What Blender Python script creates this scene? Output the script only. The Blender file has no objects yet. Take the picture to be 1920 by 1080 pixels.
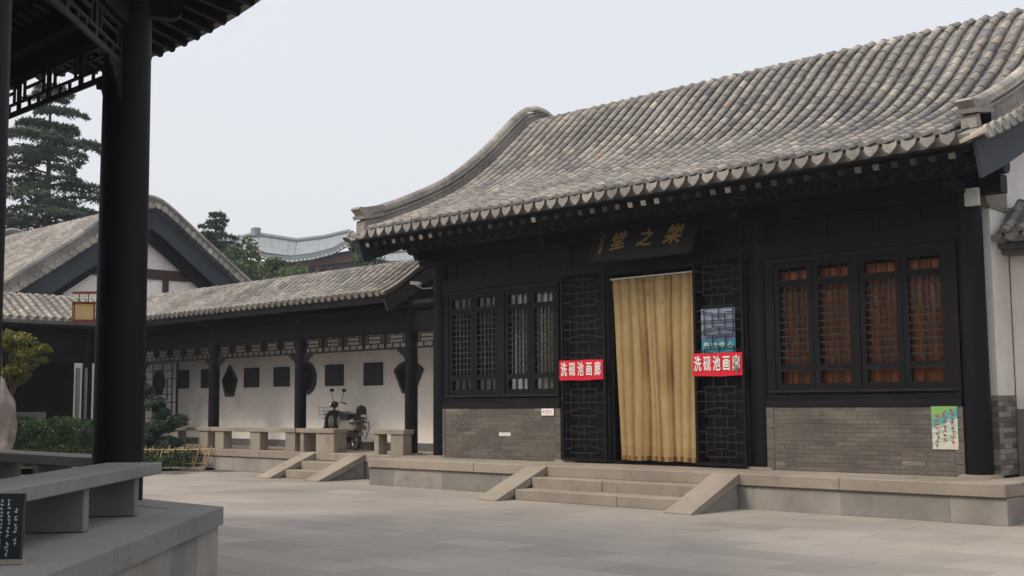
import bpy, bmesh, math, random
from mathutils import Matrix, Vector
random.seed(7)
R_ = math.radians
sc = bpy.context.scene
COL = sc.collection
# ------------------------------------------------------------ camera, sky, sun, exposure
CAMPOS = Vector((18.4812, -16.98, 1.632))
PITCH, ANG, ROLL, FPX = R_(5.573), R_(46.204), R_(-0.426), 2224.9
f2 = Vector((-math.cos(ANG), math.sin(ANG), 0)); r0 = Vector((math.sin(ANG), math.cos(ANG), 0)); zz = Vector((0, 0, 1))
FW = f2*math.cos(PITCH)+zz*math.sin(PITCH); u0 = zz*math.cos(PITCH)-f2*math.sin(PITCH)
RT = r0*math.cos(ROLL)+u0*math.sin(ROLL); UP = u0*math.cos(ROLL)-r0*math.sin(ROLL)
cam = bpy.data.objects.new('camera', bpy.data.cameras.new('camera')); COL.objects.link(cam)
cam.data.lens = FPX/1920*36; cam.data.sensor_width = 36; cam.data.clip_end = 3000; cam.data.clip_start = .05
cam.matrix_world = Matrix(((RT.x, UP.x, -FW.x, CAMPOS.x), (RT.y, UP.y, -FW.y, CAMPOS.y), (RT.z, UP.z, -FW.z, CAMPOS.z), (0, 0, 0, 1)))
sc.camera = cam
w = bpy.data.worlds.new('World'); sc.world = w; w.use_nodes = True
nt = w.node_tree; nt.nodes.clear()
SUN_EL, SUN_AZ = R_(48), R_(205)      # azimuth clockwise from +Y
sky = nt.nodes.new('ShaderNodeTexSky'); sky.sky_type = 'NISHITA'; sky.sun_disc = False
sky.sun_elevation = SUN_EL; sky.sun_rotation = SUN_AZ; sky.air_density = 1.5; sky.dust_density = 6; sky.ozone_density = 1
bg1 = nt.nodes.new('ShaderNodeBackground'); bg1.inputs[1].default_value = .05
bg2 = nt.nodes.new('ShaderNodeBackground'); bg2.inputs[0].default_value = (.69, .69, .715, 1); bg2.inputs[1].default_value = 1.0
# overcast: even up to 25 degrees, brighter toward the zenith
_tc = nt.nodes.new('ShaderNodeTexCoord'); _sx = nt.nodes.new('ShaderNodeSeparateXYZ'); _mr = nt.nodes.new('ShaderNodeMapRange')
_mr.interpolation_type = 'SMOOTHSTEP'; _mr.inputs[1].default_value = .38; _mr.inputs[2].default_value = 1.0; _mr.inputs[3].default_value = 1.0; _mr.inputs[4].default_value = 1.9
nt.links.new(_tc.outputs['Generated'], _sx.inputs[0]); nt.links.new(_sx.outputs['Z'], _mr.inputs[0]); nt.links.new(_mr.outputs[0], bg2.inputs[1])
ad = nt.nodes.new('ShaderNodeAddShader'); wo = nt.nodes.new('ShaderNodeOutputWorld')
nt.links.new(sky.outputs[0], bg1.inputs[0]); nt.links.new(bg1.outputs[0], ad.inputs[0]); nt.links.new(bg2.outputs[0], ad.inputs[1]); nt.links.new(ad.outputs[0], wo.inputs[0])
sun = bpy.data.objects.new('sun', bpy.data.lights.new('sun', 'SUN')); COL.objects.link(sun)
sun.data.energy = 2.0; sun.data.angle = R_(12); sun.data.color = (1, .88, .72)
sd = Vector((math.sin(SUN_AZ)*math.cos(SUN_EL), math.cos(SUN_AZ)*math.cos(SUN_EL), math.sin(SUN_EL)))
sun.rotation_euler = sd.to_track_quat('Z', 'Y').to_euler()
sc.view_settings.view_transform = 'Standard'; sc.view_settings.look = 'None'; sc.view_settings.exposure = 0; sc.view_settings.gamma = 1
sc.view_settings.use_curve_mapping = False

# ------------------------------------------------------------ materials
MATS = {}
def mat(name, stops, rough=.85, nscale=6., namt=.25, bump=.2, bscale=None, spec=.3, metal=0, detail=4, stretch=None, big=0, bigscale=.6, transl=0, grime=None):
    """stops: ramp over the per-piece tint attribute; noise multiplies it"""
    m = bpy.data.materials.new(name); m.use_nodes = True; t = m.node_tree; N = t.nodes; L = t.links
    b = N['Principled BSDF']; out = N['Material Output']
    at = N.new('ShaderNodeAttribute'); at.attribute_name = 'tint'
    r = N.new('ShaderNodeValToRGB'); e = r.color_ramp.elements
    while len(e) < len(stops): e.new(.5)
    for k, (p, c) in enumerate(stops): e[k].position = p; e[k].color = (*c, 1)
    L.new(at.outputs['Fac'], r.inputs[0])
    geo = N.new('ShaderNodeNewGeometry'); pos = geo.outputs['Position']
    if stretch:
        mp = N.new('ShaderNodeMapping'); mp.inputs['Scale'].default_value = stretch; L.new(pos, mp.inputs[0]); pos = mp.outputs[0]
    n = N.new('ShaderNodeTexNoise'); n.inputs['Scale'].default_value = nscale; n.inputs['Detail'].default_value = detail; n.inputs['Roughness'].default_value = .65
    L.new(pos, n.inputs['Vector'])
    mr = N.new('ShaderNodeMapRange'); mr.inputs[1].default_value = .3; mr.inputs[2].default_value = .7; mr.inputs[3].default_value = 1-namt; mr.inputs[4].default_value = 1+namt
    L.new(n.outputs[0], mr.inputs[0])
    mx = N.new('ShaderNodeMix'); mx.data_type = 'RGBA'; mx.blend_type = 'MULTIPLY'; mx.inputs[0].default_value = 1
    L.new(r.outputs[0], mx.inputs[6]); L.new(mr.outputs[0], mx.inputs[7]); col = mx.outputs[2]
    if big:
        n3 = N.new('ShaderNodeTexNoise'); n3.inputs['Scale'].default_value = bigscale; n3.inputs['Detail'].default_value = 3; L.new(geo.outputs['Position'], n3.inputs['Vector'])
        m3 = N.new('ShaderNodeMapRange'); m3.inputs[1].default_value = .35; m3.inputs[2].default_value = .65; m3.inputs[3].default_value = 1-big; m3.inputs[4].default_value = 1+big
        L.new(n3.outputs[0], m3.inputs[0])
        x3 = N.new('ShaderNodeMix'); x3.data_type = 'RGBA'; x3.blend_type = 'MULTIPLY'; x3.inputs[0].default_value = 1
        L.new(col, x3.inputs[6]); L.new(m3.outputs[0], x3.inputs[7]); col = x3.outputs[2]
    if grime:       # (colour, scale, lo, hi)
        gc, gs, lo, hi = grime
        n4 = N.new('ShaderNodeTexNoise'); n4.inputs['Scale'].default_value = gs; n4.inputs['Detail'].default_value = 6; n4.inputs['Roughness'].default_value = .7; L.new(geo.outputs['Position'], n4.inputs['Vector'])
        m4 = N.new('ShaderNodeMapRange'); m4.inputs[1].default_value = lo; m4.inputs[2].default_value = hi; L.new(n4.outputs[0], m4.inputs[0])
        x4 = N.new('ShaderNodeMix'); x4.data_type = 'RGBA'; x4.inputs[7].default_value = (*gc, 1); L.new(m4.outputs[0], x4.inputs[0]); L.new(col, x4.inputs[6]); col = x4.outputs[2]
    L.new(col, b.inputs['Base Color'])
    b.inputs['Roughness'].default_value = rough; b.inputs['Specular IOR Level'].default_value = spec; b.inputs['Metallic'].default_value = metal
    if bump:
        n2 = N.new('ShaderNodeTexNoise'); n2.inputs['Scale'].default_value = bscale or nscale*5; n2.inputs['Detail'].default_value = 3; L.new(pos, n2.inputs['Vector'])
        bp = N.new('ShaderNodeBump'); bp.inputs['Strength'].default_value = bump; bp.inputs['Distance'].default_value = .01
        L.new(n2.outputs[0], bp.inputs['Height']); L.new(bp.outputs[0], b.inputs['Normal'])
    if transl:
        tr = N.new('ShaderNodeBsdfTranslucent'); L.new(col, tr.inputs[0]); ms = N.new('ShaderNodeMixShader'); ms.inputs[0].default_value = transl
        L.new(b.outputs[0], ms.inputs[1]); L.new(tr.outputs[0], ms.inputs[2]); L.new(ms.outputs[0], out.inputs[0])
    MATS[name] = m; return m
G = lambda v, w=0: (v*(1+w), v, v*(1-w))
mat('roof_tile', [(0, (.14, .141, .148)), (.22, (.195, .187, .178)), (.5, (.245, .226, .204)), (.8, (.298, .271, .237)), (.93, (.36, .323, .276)), (.965, (.29, .20, .15)), (1, (.31, .21, .155))], .9, 9, .24, .5, 60, big=.20, bigscale=1.1, grime=((.17, .16, .145), 3.2, .60, .80))
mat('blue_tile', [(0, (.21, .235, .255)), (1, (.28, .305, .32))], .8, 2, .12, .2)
mat('granite', [(0, (.225, .194, .163)), (.5, (.275, .238, .198)), (1, (.32, .276, .23))], .85, 40, .10, .15, 120, big=.14, bigscale=.9, grime=((.16, .145, .125), 2.3, .56, .76))
mat('granite_face', [(0, (.20, .193, .180)), (.5, (.25, .236, .218)), (1, (.30, .275, .25))], .85, 40, .09, .15, 120, big=.16, bigscale=1.2, grime=((.15, .145, .135), 1.9, .55, .8))
mat('paving', [(0, (.25, .228, .205)), (.5, (.288, .261, .231)), (1, (.325, .293, .255))], .85, 30, .10, .25, 100, big=.10, bigscale=.35, grime=((.19, .175, .16), .9, .56, .85))
mat('ground', [(0, (.12, .108, .095)), (1, (.12, .108, .095))], .9, 10, .2, .2)
mat('brick', [(0, (.095, .085, .078)), (.5, (.125, .111, .10)), (.85, (.155, .138, .124)), (1, (.31, .272, .238))], .92, 30, .22, .5, 90, big=.15, bigscale=1.5, grime=((.19, .175, .16), 1.6, .60, .78))
mat('mortar', [(0, (.11, .10, .092)), (1, (.19, .17, .15))], .95, 20, .2, .3)
mat('dark_wood', [(0, (.0028, .0027, .0035)), (.5, (.0042, .004, .0054)), (1, (.018, .016, .017))], .6, 8, .35, .3, 50, spec=.18, stretch=(1, 1, .25), grime=((.016, .0145, .0135), 2.2, .55, .80))
mat('column_paint', [(0, (.0045, .005, .0075)), (1, (.0045, .005, .0075))], .55, 5, .35, .15, 30, spec=.16, stretch=(1, 1, .2), grime=((.013, .012, .012), 2.6, .58, .82))
mat('brown_wood', [(0, (.035, .022, .018)), (1, (.07, .035, .025))], .7, 8, .25, .2)
mat('rafter_end', [(0, (.009, .008, .009)), (.4, (.06, .055, .05)), (1, (.40, .35, .28))], .85, 20, .35, .2)
mat('plaster', [(0, (.70, .67, .63)), (1, (.84, .80, .76))], .9, 4, .05, .1, 60, big=.05, bigscale=.8, grime=((.47, .43, .39), 1.1, .55, .85))
mat('skirting', [(0, (.10, .10, .105)), (1, (.14, .135, .13))], .9, 12, .2, .2)
mat('slate', [(0, (.030, .033, .036)), (1, (.05, .056, .06))], .7, 10, .15, .2)
mat('barge_blue', [(0, (.035, .041, .055)), (1, (.042, .05, .066))], .7, 4, .15, .1)
mat('red', [(0, (.62, .012, .035)), (1, (.62, .012, .035))], .6, 3, .06, .05)
mat('white_print', [(0, (.78, .78, .76)), (1, (.78, .78, .76))], .7, 3, .05, 0)
mat('red_print', [(0, (.55, .10, .08)), (1, (.55, .10, .08))], .7, 3, .05, 0)
mat('scribble', [(0, (.22, .20, .20)), (1, (.35, .33, .33))], .8, 30, .3, 0)
mat('gold', [(0, (.30, .185, .04)), (1, (.30, .185, .04))], .45, 12, .2, .1, spec=.5)
mat('plaque_board', [(0, (.009, .009, .011)), (1, (.009, .009, .011))], .5, 6, .2, .08)
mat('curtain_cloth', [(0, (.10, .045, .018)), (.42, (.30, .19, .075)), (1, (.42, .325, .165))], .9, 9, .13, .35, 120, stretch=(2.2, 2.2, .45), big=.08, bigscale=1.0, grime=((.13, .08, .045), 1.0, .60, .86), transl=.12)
mat('orange_curtain', [(0, (.24, .07, .028)), (1, (.66, .23, .07))], .9, 5, .35, .1, stretch=(3, 3, .4))
mat('pale_curtain', [(0, (.40, .42, .27)), (1, (.74, .76, .52))], .9, 6, .1, .1, stretch=(3, 3, .4))
mat('leaf_green', [(0, (.022, .045, .018)), (.5, (.045, .085, .03)), (1, (.085, .13, .045))], .6, 5, .2, 0, transl=.2)
mat('lattice_bar', [(0, (.010, .009, .009)), (1, (.022, .020, .0195))], .6, 10, .3, .1, spec=.3)
mat('leaf_cedar', [(0, (.03, .055, .038)), (.5, (.058, .095, .06)), (1, (.10, .145, .08))], .65, 5, .2, 0, transl=.15)
mat('leaf_yellow', [(0, (.07, .085, .016)), (.5, (.14, .145, .028)), (1, (.24, .21, .045))], .6, 5, .2, 0, transl=.2)
mat('leaf_pale', [(0, (.05, .09, .045)), (.5, (.09, .14, .06)), (1, (.14, .19, .085))], .6, 5, .2, 0, transl=.25)
mat('bark', [(0, (.05, .038, .028)), (1, (.09, .07, .05))], .9, 12, .3, .5)
mat('bamboo', [(0, (.28, .19, .085)), (1, (.52, .38, .19))], .6, 20, .2, .1)
mat('rock', [(0, (.15, .125, .11)), (1, (.27, .225, .195))], .9, 4, .35, .6, 14)
mat('granite_shade', [(0, (.15, .145, .14)), (.5, (.20, .192, .182)), (1, (.25, .235, .215))], .8, 40, .10, .15, 120, big=.10, bigscale=.9, grime=((.12, .112, .10), 2.0, .58, .8))  # granite copy darkened for the shade under the pavilion roof
mat('chrome', [(0, (.6, .6, .6)), (1, (.6, .6, .6))], .2, 5, .05, 0, metal=1)
mat('black_plastic', [(0, (.012, .012, .014)), (1, (.03, .03, .032))], .35, 5, .1, 0, spec=.5)
mat('scooter_shell', [(0, (.09, .085, .075)), (1, (.33, .32, .28))], .35, 5, .08, 0, spec=.5)
mat('rubber', [(0, (.02, .02, .02)), (1, (.03, .03, .03))], .8, 20, .2, .2)
mat('white_metal', [(0, (.60, .60, .56)), (1, (.66, .65, .60))], .5, 8, .1, 0)
mat('lantern_paper', [(0, (.74, .56, .28)), (1, (.74, .56, .28))], .7, 8, .1, 0, transl=.4)
mat('lantern_frame', [(0, (.16, .035, .02)), (1, (.16, .035, .02))], .6, 8, .1, 0)
mat('teal_print', [(0, (.015, .19, .27)), (1, (.015, .19, .27))], .6, 3, .1, 0)
mat('stone_sign', [(0, (.014, .022, .026)), (1, (.014, .022, .026))], .4, 12, .2, .05)
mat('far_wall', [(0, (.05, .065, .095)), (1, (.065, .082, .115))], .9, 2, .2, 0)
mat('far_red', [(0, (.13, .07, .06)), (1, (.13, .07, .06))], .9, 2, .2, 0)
mat('grey_straw', [(0, (.45, .36, .20)), (1, (.45, .36, .20))], .9, 5, .2, 0)
def m_picture(name, stops, scale=3.5, axis=(1, 1, 1)):
    m = bpy.data.materials.new(name); m.use_nodes = True; t = m.node_tree; N = t.nodes; L = t.links; b = N['Principled BSDF']
    tc = N.new('ShaderNodeTexCoord'); mp = N.new('ShaderNodeMapping'); mp.inputs['Scale'].default_value = axis; L.new(tc.outputs['Generated'], mp.inputs[0])
    n = N.new('ShaderNodeTexNoise'); n.inputs['Scale'].default_value = scale; n.inputs['Detail'].default_value = 4; n.inputs['Distortion'].default_value = .6; L.new(mp.outputs[0], n.inputs['Vector'])
    sx = N.new('ShaderNodeSeparateXYZ'); L.new(tc.outputs['Generated'], sx.inputs[0])
    a = N.new('ShaderNodeMath'); a.operation = 'MULTIPLY_ADD'; a.inputs[1].default_value = .5; L.new(n.outputs[0], a.inputs[0]); L.new(sx.outputs['Z'], a.inputs[2])
    s = N.new('ShaderNodeMath'); s.operation = 'MULTIPLY_ADD'; s.inputs[1].default_value = -.25; L.new(sx.outputs['X'], s.inputs[0]); L.new(a.outputs[0], s.inputs[2])
    r = N.new('ShaderNodeValToRGB'); e = r.color_ramp.elements
    while len(e) < len(stops): e.new(.5)
    for k, (p, c) in enumerate(stops): e[k].position = p; e[k].color = (*c, 1)
    L.new(s.outputs[0], r.inputs[0]); L.new(r.outputs[0], b.inputs['Base Color']); b.inputs['Roughness'].default_value = .5
    MATS[name] = m
m_picture('poster_art', [(.05, (.60, .50, .44)), (.28, (.55, .60, .52)), (.36, (.22, .42, .26)), (.46, (.60, .64, .60)), (.56, (.25, .46, .34)), (.64, (.58, .63, .60)), (.74, (.10, .36, .30)), (.88, (.06, .32, .36)), (1, (.20, .42, .12))], 7, (1, 1, 2))
m_picture('photo_art', [(.3, (.10, .14, .22)), (.6, (.17, .22, .32)), (1, (.26, .31, .42))], 2.5)
def m_glass(name, alpha=.82, tint=(.02, .025, .03)):
    m = bpy.data.materials.new(name); m.use_nodes = True; t = m.node_tree; N = t.nodes; L = t.links
    for n in list(N):
        if n.type == 'BSDF_PRINCIPLED': N.remove(n)
    g = N.new('ShaderNodeBsdfGlossy'); g.inputs['Roughness'].default_value = .06; g.inputs[0].default_value = (.8, .85, .9, 1)
    tr = N.new('ShaderNodeBsdfTransparent'); fr = N.new('ShaderNodeFresnel'); fr.inputs[0].default_value = 1.45
    ms = N.new('ShaderNodeMixShader'); L.new(fr.outputs[0], ms.inputs[0]); L.new(tr.outputs[0], ms.inputs[1]); L.new(g.outputs[0], ms.inputs[2])
    L.new(ms.outputs[0], N['Material Output'].inputs[0]); MATS[name] = m
m_glass('glass')

# ------------------------------------------------------------ helpers
WM = {}
def link(o, parent=None, M=None):
    M = M or Matrix()
    COL.objects.link(o); o.matrix_basis = M
    if parent is not None:
        o.parent = parent; o.matrix_parent_inverse = WM[parent.name].inverted()
    WM[o.name] = M.copy(); return o
def tag(o, label=None, cat=None, group=None, kind=None):
    if label: o['label'] = label
    if cat: o['category'] = cat
    if group: o['group'] = group
    if kind: o['kind'] = kind
    return o
def thing(name, label, cat, loc=(0, 0, 0), group=None, rz=0):
    o = bpy.data.objects.new(name, None); o.empty_display_size = .3
    link(o, None, Matrix.Translation(loc) @ Matrix.Rotation(rz, 4, 'Z')); return tag(o, label, cat, group)
class MB:
    def __init__(s): s.v = []; s.f = []; s.t = []; s.mi = []; s.sm = []
    def add(s, vs, fs, t=.5, mi=0, M=None, smooth=False):
        n = len(s.v)
        if M is not None: vs = [tuple(M @ Vector(p)) for p in vs]
        s.v += vs; s.f += [tuple(i+n for i in f) for f in fs]; k = len(fs)
        s.t += [t]*k; s.mi += [mi]*k; s.sm += [smooth]*k; return s
    def box(s, x0, x1, y0, y1, z0, z1, t=.5, mi=0, M=None):
        v = [(x, y, z) for z in (z0, z1) for y in (y0, y1) for x in (x0, x1)]
        return s.add(v, [(0, 2, 3, 1), (4, 5, 7, 6), (0, 1, 5, 4), (2, 6, 7, 3), (0, 4, 6, 2), (1, 3, 7, 5)], t, mi, M)
    def prism(s, poly, a0, a1, plane='yz', t=.5, mi=0, M=None):
        n = len(poly)
        def P(a, p): return {'yz': (a, p[0], p[1]), 'xz': (p[0], a, p[1]), 'xy': (p[0], p[1], a)}[plane]
        v = [P(a0, p) for p in poly]+[P(a1, p) for p in poly]
        f = [tuple(range(n)), tuple(range(2*n-1, n-1, -1))]+[(i, n+i, n+(i+1) % n, (i+1) % n) for i in range(n)]
        return s.add(v, f, t, mi, M)
    def tube(s, pts, r, n=8, t=.5, mi=0, cap=True, M=None, smooth=True):
        pts = [Vector(p) for p in pts]; rs = r if isinstance(r, (list, tuple)) else [r]*len(pts)
        v = []; prev = None
        for i, p in enumerate(pts):
            d = (pts[min(i+1, len(pts)-1)]-pts[max(i-1, 0)]).normalized()
            a = d.cross(Vector((0, 0, 1))) if prev is None else prev-d*prev.dot(d)
            if a.length < 1e-3: a = d.cross(Vector((1, 0, 0)))
            a.normalize(); prev = a; b = d.cross(a)
            v += [tuple(p+(a*math.cos(2*math.pi*k/n)+b*math.sin(2*math.pi*k/n))*rs[i]) for k in range(n)]
        f = [(i*n+k, i*n+(k+1) % n, (i+1)*n+(k+1) % n, (i+1)*n+k) for i in range(len(pts)-1) for k in range(n)]
        s.add(v, f, t, mi, M, smooth)
        if cap:
            m = len(pts)-1
            s.add(v[:n], [tuple(range(n-1, -1, -1))], t, mi, M); s.add(v[m*n:], [tuple(range(n))], t, mi, M)
        return s
    def bar(s, p, q, w, h, t=.5, mi=0, up=(0, 0, 1)):
        p = Vector(p); q = Vector(q); d = (q-p).normalized(); a = d.cross(Vector(up))
        if a.length < 1e-3: a = d.cross(Vector((1, 0, 0)))
        a.normalize(); b = a.cross(d)
        v = [tuple(c+a*i*w/2+b*j*h/2) for c in (p, q) for i, j in ((-1, -1), (1, -1), (1, 1), (-1, 1))]
        return s.add(v, [(0, 1, 2, 3), (7, 6, 5, 4), (0, 4, 5, 1), (1, 5, 6, 2), (2, 6, 7, 3), (3, 7, 4, 0)], t, mi)
    def ball(s, c, r, t=.5, mi=0, n=8, jit=0, sz=(1, 1, 1)):
        c = Vector(c); v = []; rings = n//2
        for i in range(rings+1):
            th = math.pi*i/rings
            for k in range(n):
                ph = 2*math.pi*k/n; rr = r*(1+random.uniform(-jit, jit))
                v.append((c.x+rr*sz[0]*math.sin(th)*math.cos(ph), c.y+rr*sz[1]*math.sin(th)*math.sin(ph), c.z+rr*sz[2]*math.cos(th)))
        f = [(i*n+k, (i+1)*n+k, (i+1)*n+(k+1) % n, i*n+(k+1) % n) for i in range(rings) for k in range(n)]
        return s.add(v, f, t, mi, None, True)
    def mesh(s, name, mats):
        me = bpy.data.meshes.new(name); me.from_pydata(s.v, [], s.f)
        a = me.attributes.new('tint', 'FLOAT', 'FACE'); a.data.foreach_set('value', s.t)
        for m in ([mats] if isinstance(mats, str) else mats): me.materials.append(MATS[m])
        me.polygons.foreach_set('material_index', s.mi); me.polygons.foreach_set('use_smooth', s.sm)
        me.update(); return me
    def build(s, name, mats, parent=None, M=None, label=None, cat=None, group=None, kind=None):
        """vertices given in world coordinates; the object's origin is moved to the piece unless M is given"""
        if M is None:
            xs = [p[0] for p in s.v]; ys = [p[1] for p in s.v]; z0 = min(p[2] for p in s.v)
            c = Vector(((min(xs)+max(xs))/2, (min(ys)+max(ys))/2, z0)); s.v = [(p[0]-c.x, p[1]-c.y, p[2]-c.z) for p in s.v]; M = Matrix.Translation(c)
        o = bpy.data.objects.new(name, s.mesh(name, mats)); link(o, parent, M); return tag(o, label, cat, group, kind)
def inst(name, me, parent, M, **k):
    o = bpy.data.objects.new(name, me); link(o, parent, M); return tag(o, **k)
def copy_tree(root, T, label=None, depth=0, parent=None):
    c = root.copy(); COL.objects.link(c); WM[c.name] = T @ WM[root.name]
    if parent is None: c.matrix_basis = WM[c.name]
    else: c.parent = parent
    if label: c['label'] = label
    for ch in root.children: copy_tree(ch, T, None, depth+1, c)
    return c
CB = {}
def cbox_mesh(sx, sy, sz, bev, m, t):
    key = (round(sx, 3), round(sy, 3), round(sz, 3), m, round(t, 1))
    if key in CB: return CB[key]
    bm = bmesh.new(); bmesh.ops.create_cube(bm, size=1)
    for v in bm.verts: v.co.x *= sx; v.co.y *= sy; v.co.z = (v.co.z+.5)*sz
    bmesh.ops.bevel(bm, geom=list(bm.edges), offset=bev, segments=1, affect='EDGES', profile=.5)
    me = bpy.data.meshes.new('block'); bm.to_mesh(me); bm.free()
    a = me.attributes.new('tint', 'FLOAT', 'FACE'); a.data.foreach_set('value', [key[4]]*len(me.polygons))
    me.materials.append(MATS[m]); CB[key] = me; return me
def block(name, x0, x1, y0, y1, z0, z1, m, parent, bev=.008, t=None, rz=0, **k):
    t = random.random() if t is None else t
    return inst(name, cbox_mesh(x1-x0, y1-y0, z1-z0, bev, m, t), parent, Matrix.Translation(((x0+x1)/2, (y0+y1)/2, z0)) @ Matrix.Rotation(rz, 4, 'Z'), **k)
def text_mesh(body, size, m, extrude=.004, bold=.0, sx=1., sy=1., shear=0., align='CENTER', spacing=1.):
    cu = bpy.data.curves.new('lettering', 'FONT'); cu.body = body; cu.size = size; cu.extrude = extrude; cu.offset = bold; cu.shear = shear; cu.space_character = spacing
    cu.align_x = align; cu.align_y = 'CENTER'; cu.resolution_u = 3
    o = bpy.data.objects.new('lettering', cu); COL.objects.link(o); bpy.context.view_layer.update()
    dg = bpy.context.evaluated_depsgraph_get(); me = bpy.data.meshes.new_from_object(o.evaluated_get(dg)); bpy.data.objects.remove(o)
    for v in me.vertices: v.co.x *= sx; v.co.y *= sy
    me.materials.clear(); me.materials.append(MATS[m]); a = me.attributes.new('tint', 'FLOAT', 'FACE'); a.data.foreach_set('value', [.5]*len(me.polygons)); return me
FRONT = Matrix(((1, 0, 0, 0), (0, 0, -1, 0), (0, 1, 0, 0), (0, 0, 0, 1)))   # text plane xy -> facing -Y
def dense(pts, step=.05):
    """smooth (Catmull-Rom) profile resampled, with cumulative length"""
    P = [Vector(p) for p in pts]; P = [2*P[0]-P[1]]+P+[2*P[-1]-P[-2]]; out = []
    for i in range(1, len(P)-2):
        n = max(2, int((P[i+1]-P[i]).length/step))
        for k in range(n):
            t = k/n; a, b, c, d = P[i-1], P[i], P[i+1], P[i+2]
            out.append(.5*((2*b)+(c-a)*t+(2*a-5*b+4*c-d)*t*t+(3*b-a-3*c+d)*t**3))
    out.append(P[-2]); L = [0]
    for i in range(1, len(out)): L.append(L[-1]+(out[i]-out[i-1]).length)
    return out, L
def at_len(D, s):
    P, L = D; s = max(0, min(L[-1], s)); lo, hi = 0, len(L)-1
    while hi-lo > 1:
        m = (lo+hi)//2
        if L[m] <= s: lo = m
        else: hi = m
    t = (s-L[lo])/max(1e-9, L[hi]-L[lo]); return P[lo].lerp(P[hi], t), (P[hi]-P[lo]).normalized()
def frame(O, ua, ub):
    """a along the eave, b horizontally up the slope, z up"""
    ua = Vector(ua); ub = Vector(ub); return Matrix(((ua.x, ub.x, 0, O[0]), (ua.y, ub.y, 0, O[1]), (ua.z, ub.z, 1, O[2]), (0, 0, 0, 1)))
def tilt(Fm, a, b, z, d):
    """matrix whose x = eave direction, y = up the slope, z = surface normal"""
    M = Matrix(((1, 0, 0, a), (0, d.x, -d.y, b), (0, d.y, d.x, z), (0, 0, 0, 1))); return Fm @ M
def vis_dist(p):
    d = p-CAMPOS; z = d.dot(FW)
    if z <= .1: return 1e6+d.length
    x = 960+FPX*d.dot(RT)/z; y = 540-FPX*d.dot(UP)/z
    return z + (0 if -40 < x < 1960 and -40 < y < 1120 else 1e5)
def rt():
    r = random.random()
    if r < .006: return random.uniform(.95, 1)
    if r < .09: return random.uniform(.05, .25)
    return min(.92, max(.15, random.gauss(.58, .17)))
# --- tile shapes (local: x along the eave, y up the slope, z off the surface)
def cover_shape(mb, L, r, t, M=None, cap=False, seg=6):
    v = []; y0, y1 = 0, L*1.06
    for y, rr, dz in ((y0, r*1.02, .006), (y1, r*.975, -.004)):
        v += [(rr*math.cos(math.pi*k/seg), y, rr*1.05*math.sin(math.pi*k/seg)+dz) for k in range(seg+1)]
    n = seg+1
    mb.add(v, [(k, k+1, n+k+1, n+k) for k in range(seg)], t, 0, M, True)
    mb.add(v[:n], [tuple(range(n))], t*.7, 0, M)
    if cap:   # round end disc hanging a little below
        c = [(r*1.22*math.cos(2*math.pi*k/12), -.03, r*.10+r*1.30*math.sin(2*math.pi*k/12)) for k in range(12)]
        c2 = [(x, .018, z) for x, y, z in c]; c3 = [(x*.72, -.03, r*.10+(z-r*.10)*.72) for x, y, z in c]; c4 = [(x, -.022, z) for x, y, z in c3]
        mb.add(c+c2+c3+c4, [(k, (k+1) % 12, 12+(k+1) % 12, 12+k)[::-1] for k in range(12)]+[(k, (k+1) % 12, 24+(k+1) % 12, 24+k) for k in range(12)]+[(24+k, 24+(k+1) % 12, 36+(k+1) % 12, 36+k) for k in range(12)]+[tuple(range(36, 48))], t, 0, M)
def pan_shape(mb, L, w, t, M=None, seg=4):
    v = []
    for y, dz in ((0, .016), (L*1.1, 0)):
        v += [(w/2*math.sin(math.pi/2*(2*k/seg-1)), y, dz+.05*(abs(2*k/seg-1)**2)-.022) for k in range(seg+1)]
    n = seg+1; v += [(x, y, z-.016) for x, y, z in v[:n]]
    mb.add(v, [(k, k+1, n+k+1, n+k) for k in range(seg)], t, 0, M, True)
    mb.add(v, [(2*n+k, 2*n+k+1, k+1, k) for k in range(seg)], t*.7, 0, M)
def drip_shape(mb, w, t, M=None, drop=.15):
    # pan tile lip with hanging pointed shield, leaning outwards
    pts = [(-.5, .0), (-.52, -.28), (-.42, -.58), (-.2, -.84), (0, -1.0), (.2, -.84), (.44, -.55), (.52, -.28), (.5, .0), (.25, -.10), (0, -.14), (-.25, -.10)]
    f = [(x*w, -.02+z*drop*-.15, z*drop+.03) for x, z in pts]; b = [(x, y+.02, z) for x, y, z in f]; n = len(pts)
    mb.add(f+b, [tuple(range(n)), tuple(range(2*n-1, n-1, -1))]+[((i+1) % n, i, n+i, n+(i+1) % n) for i in range(n)], t, 0, M)
    pan_shape(mb, .2, w, t, M)
SH = {}
def shape(kind, key, fn, nvar, material='roof_tile'):
    k = (kind, key, material)
    if k not in SH:
        L = []
        for i in range(nvar):
            mb = MB(); fn(mb, rt()); L.append(mb.mesh(kind, material))
        SH[k] = L
    return random.choice(SH[k])
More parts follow.
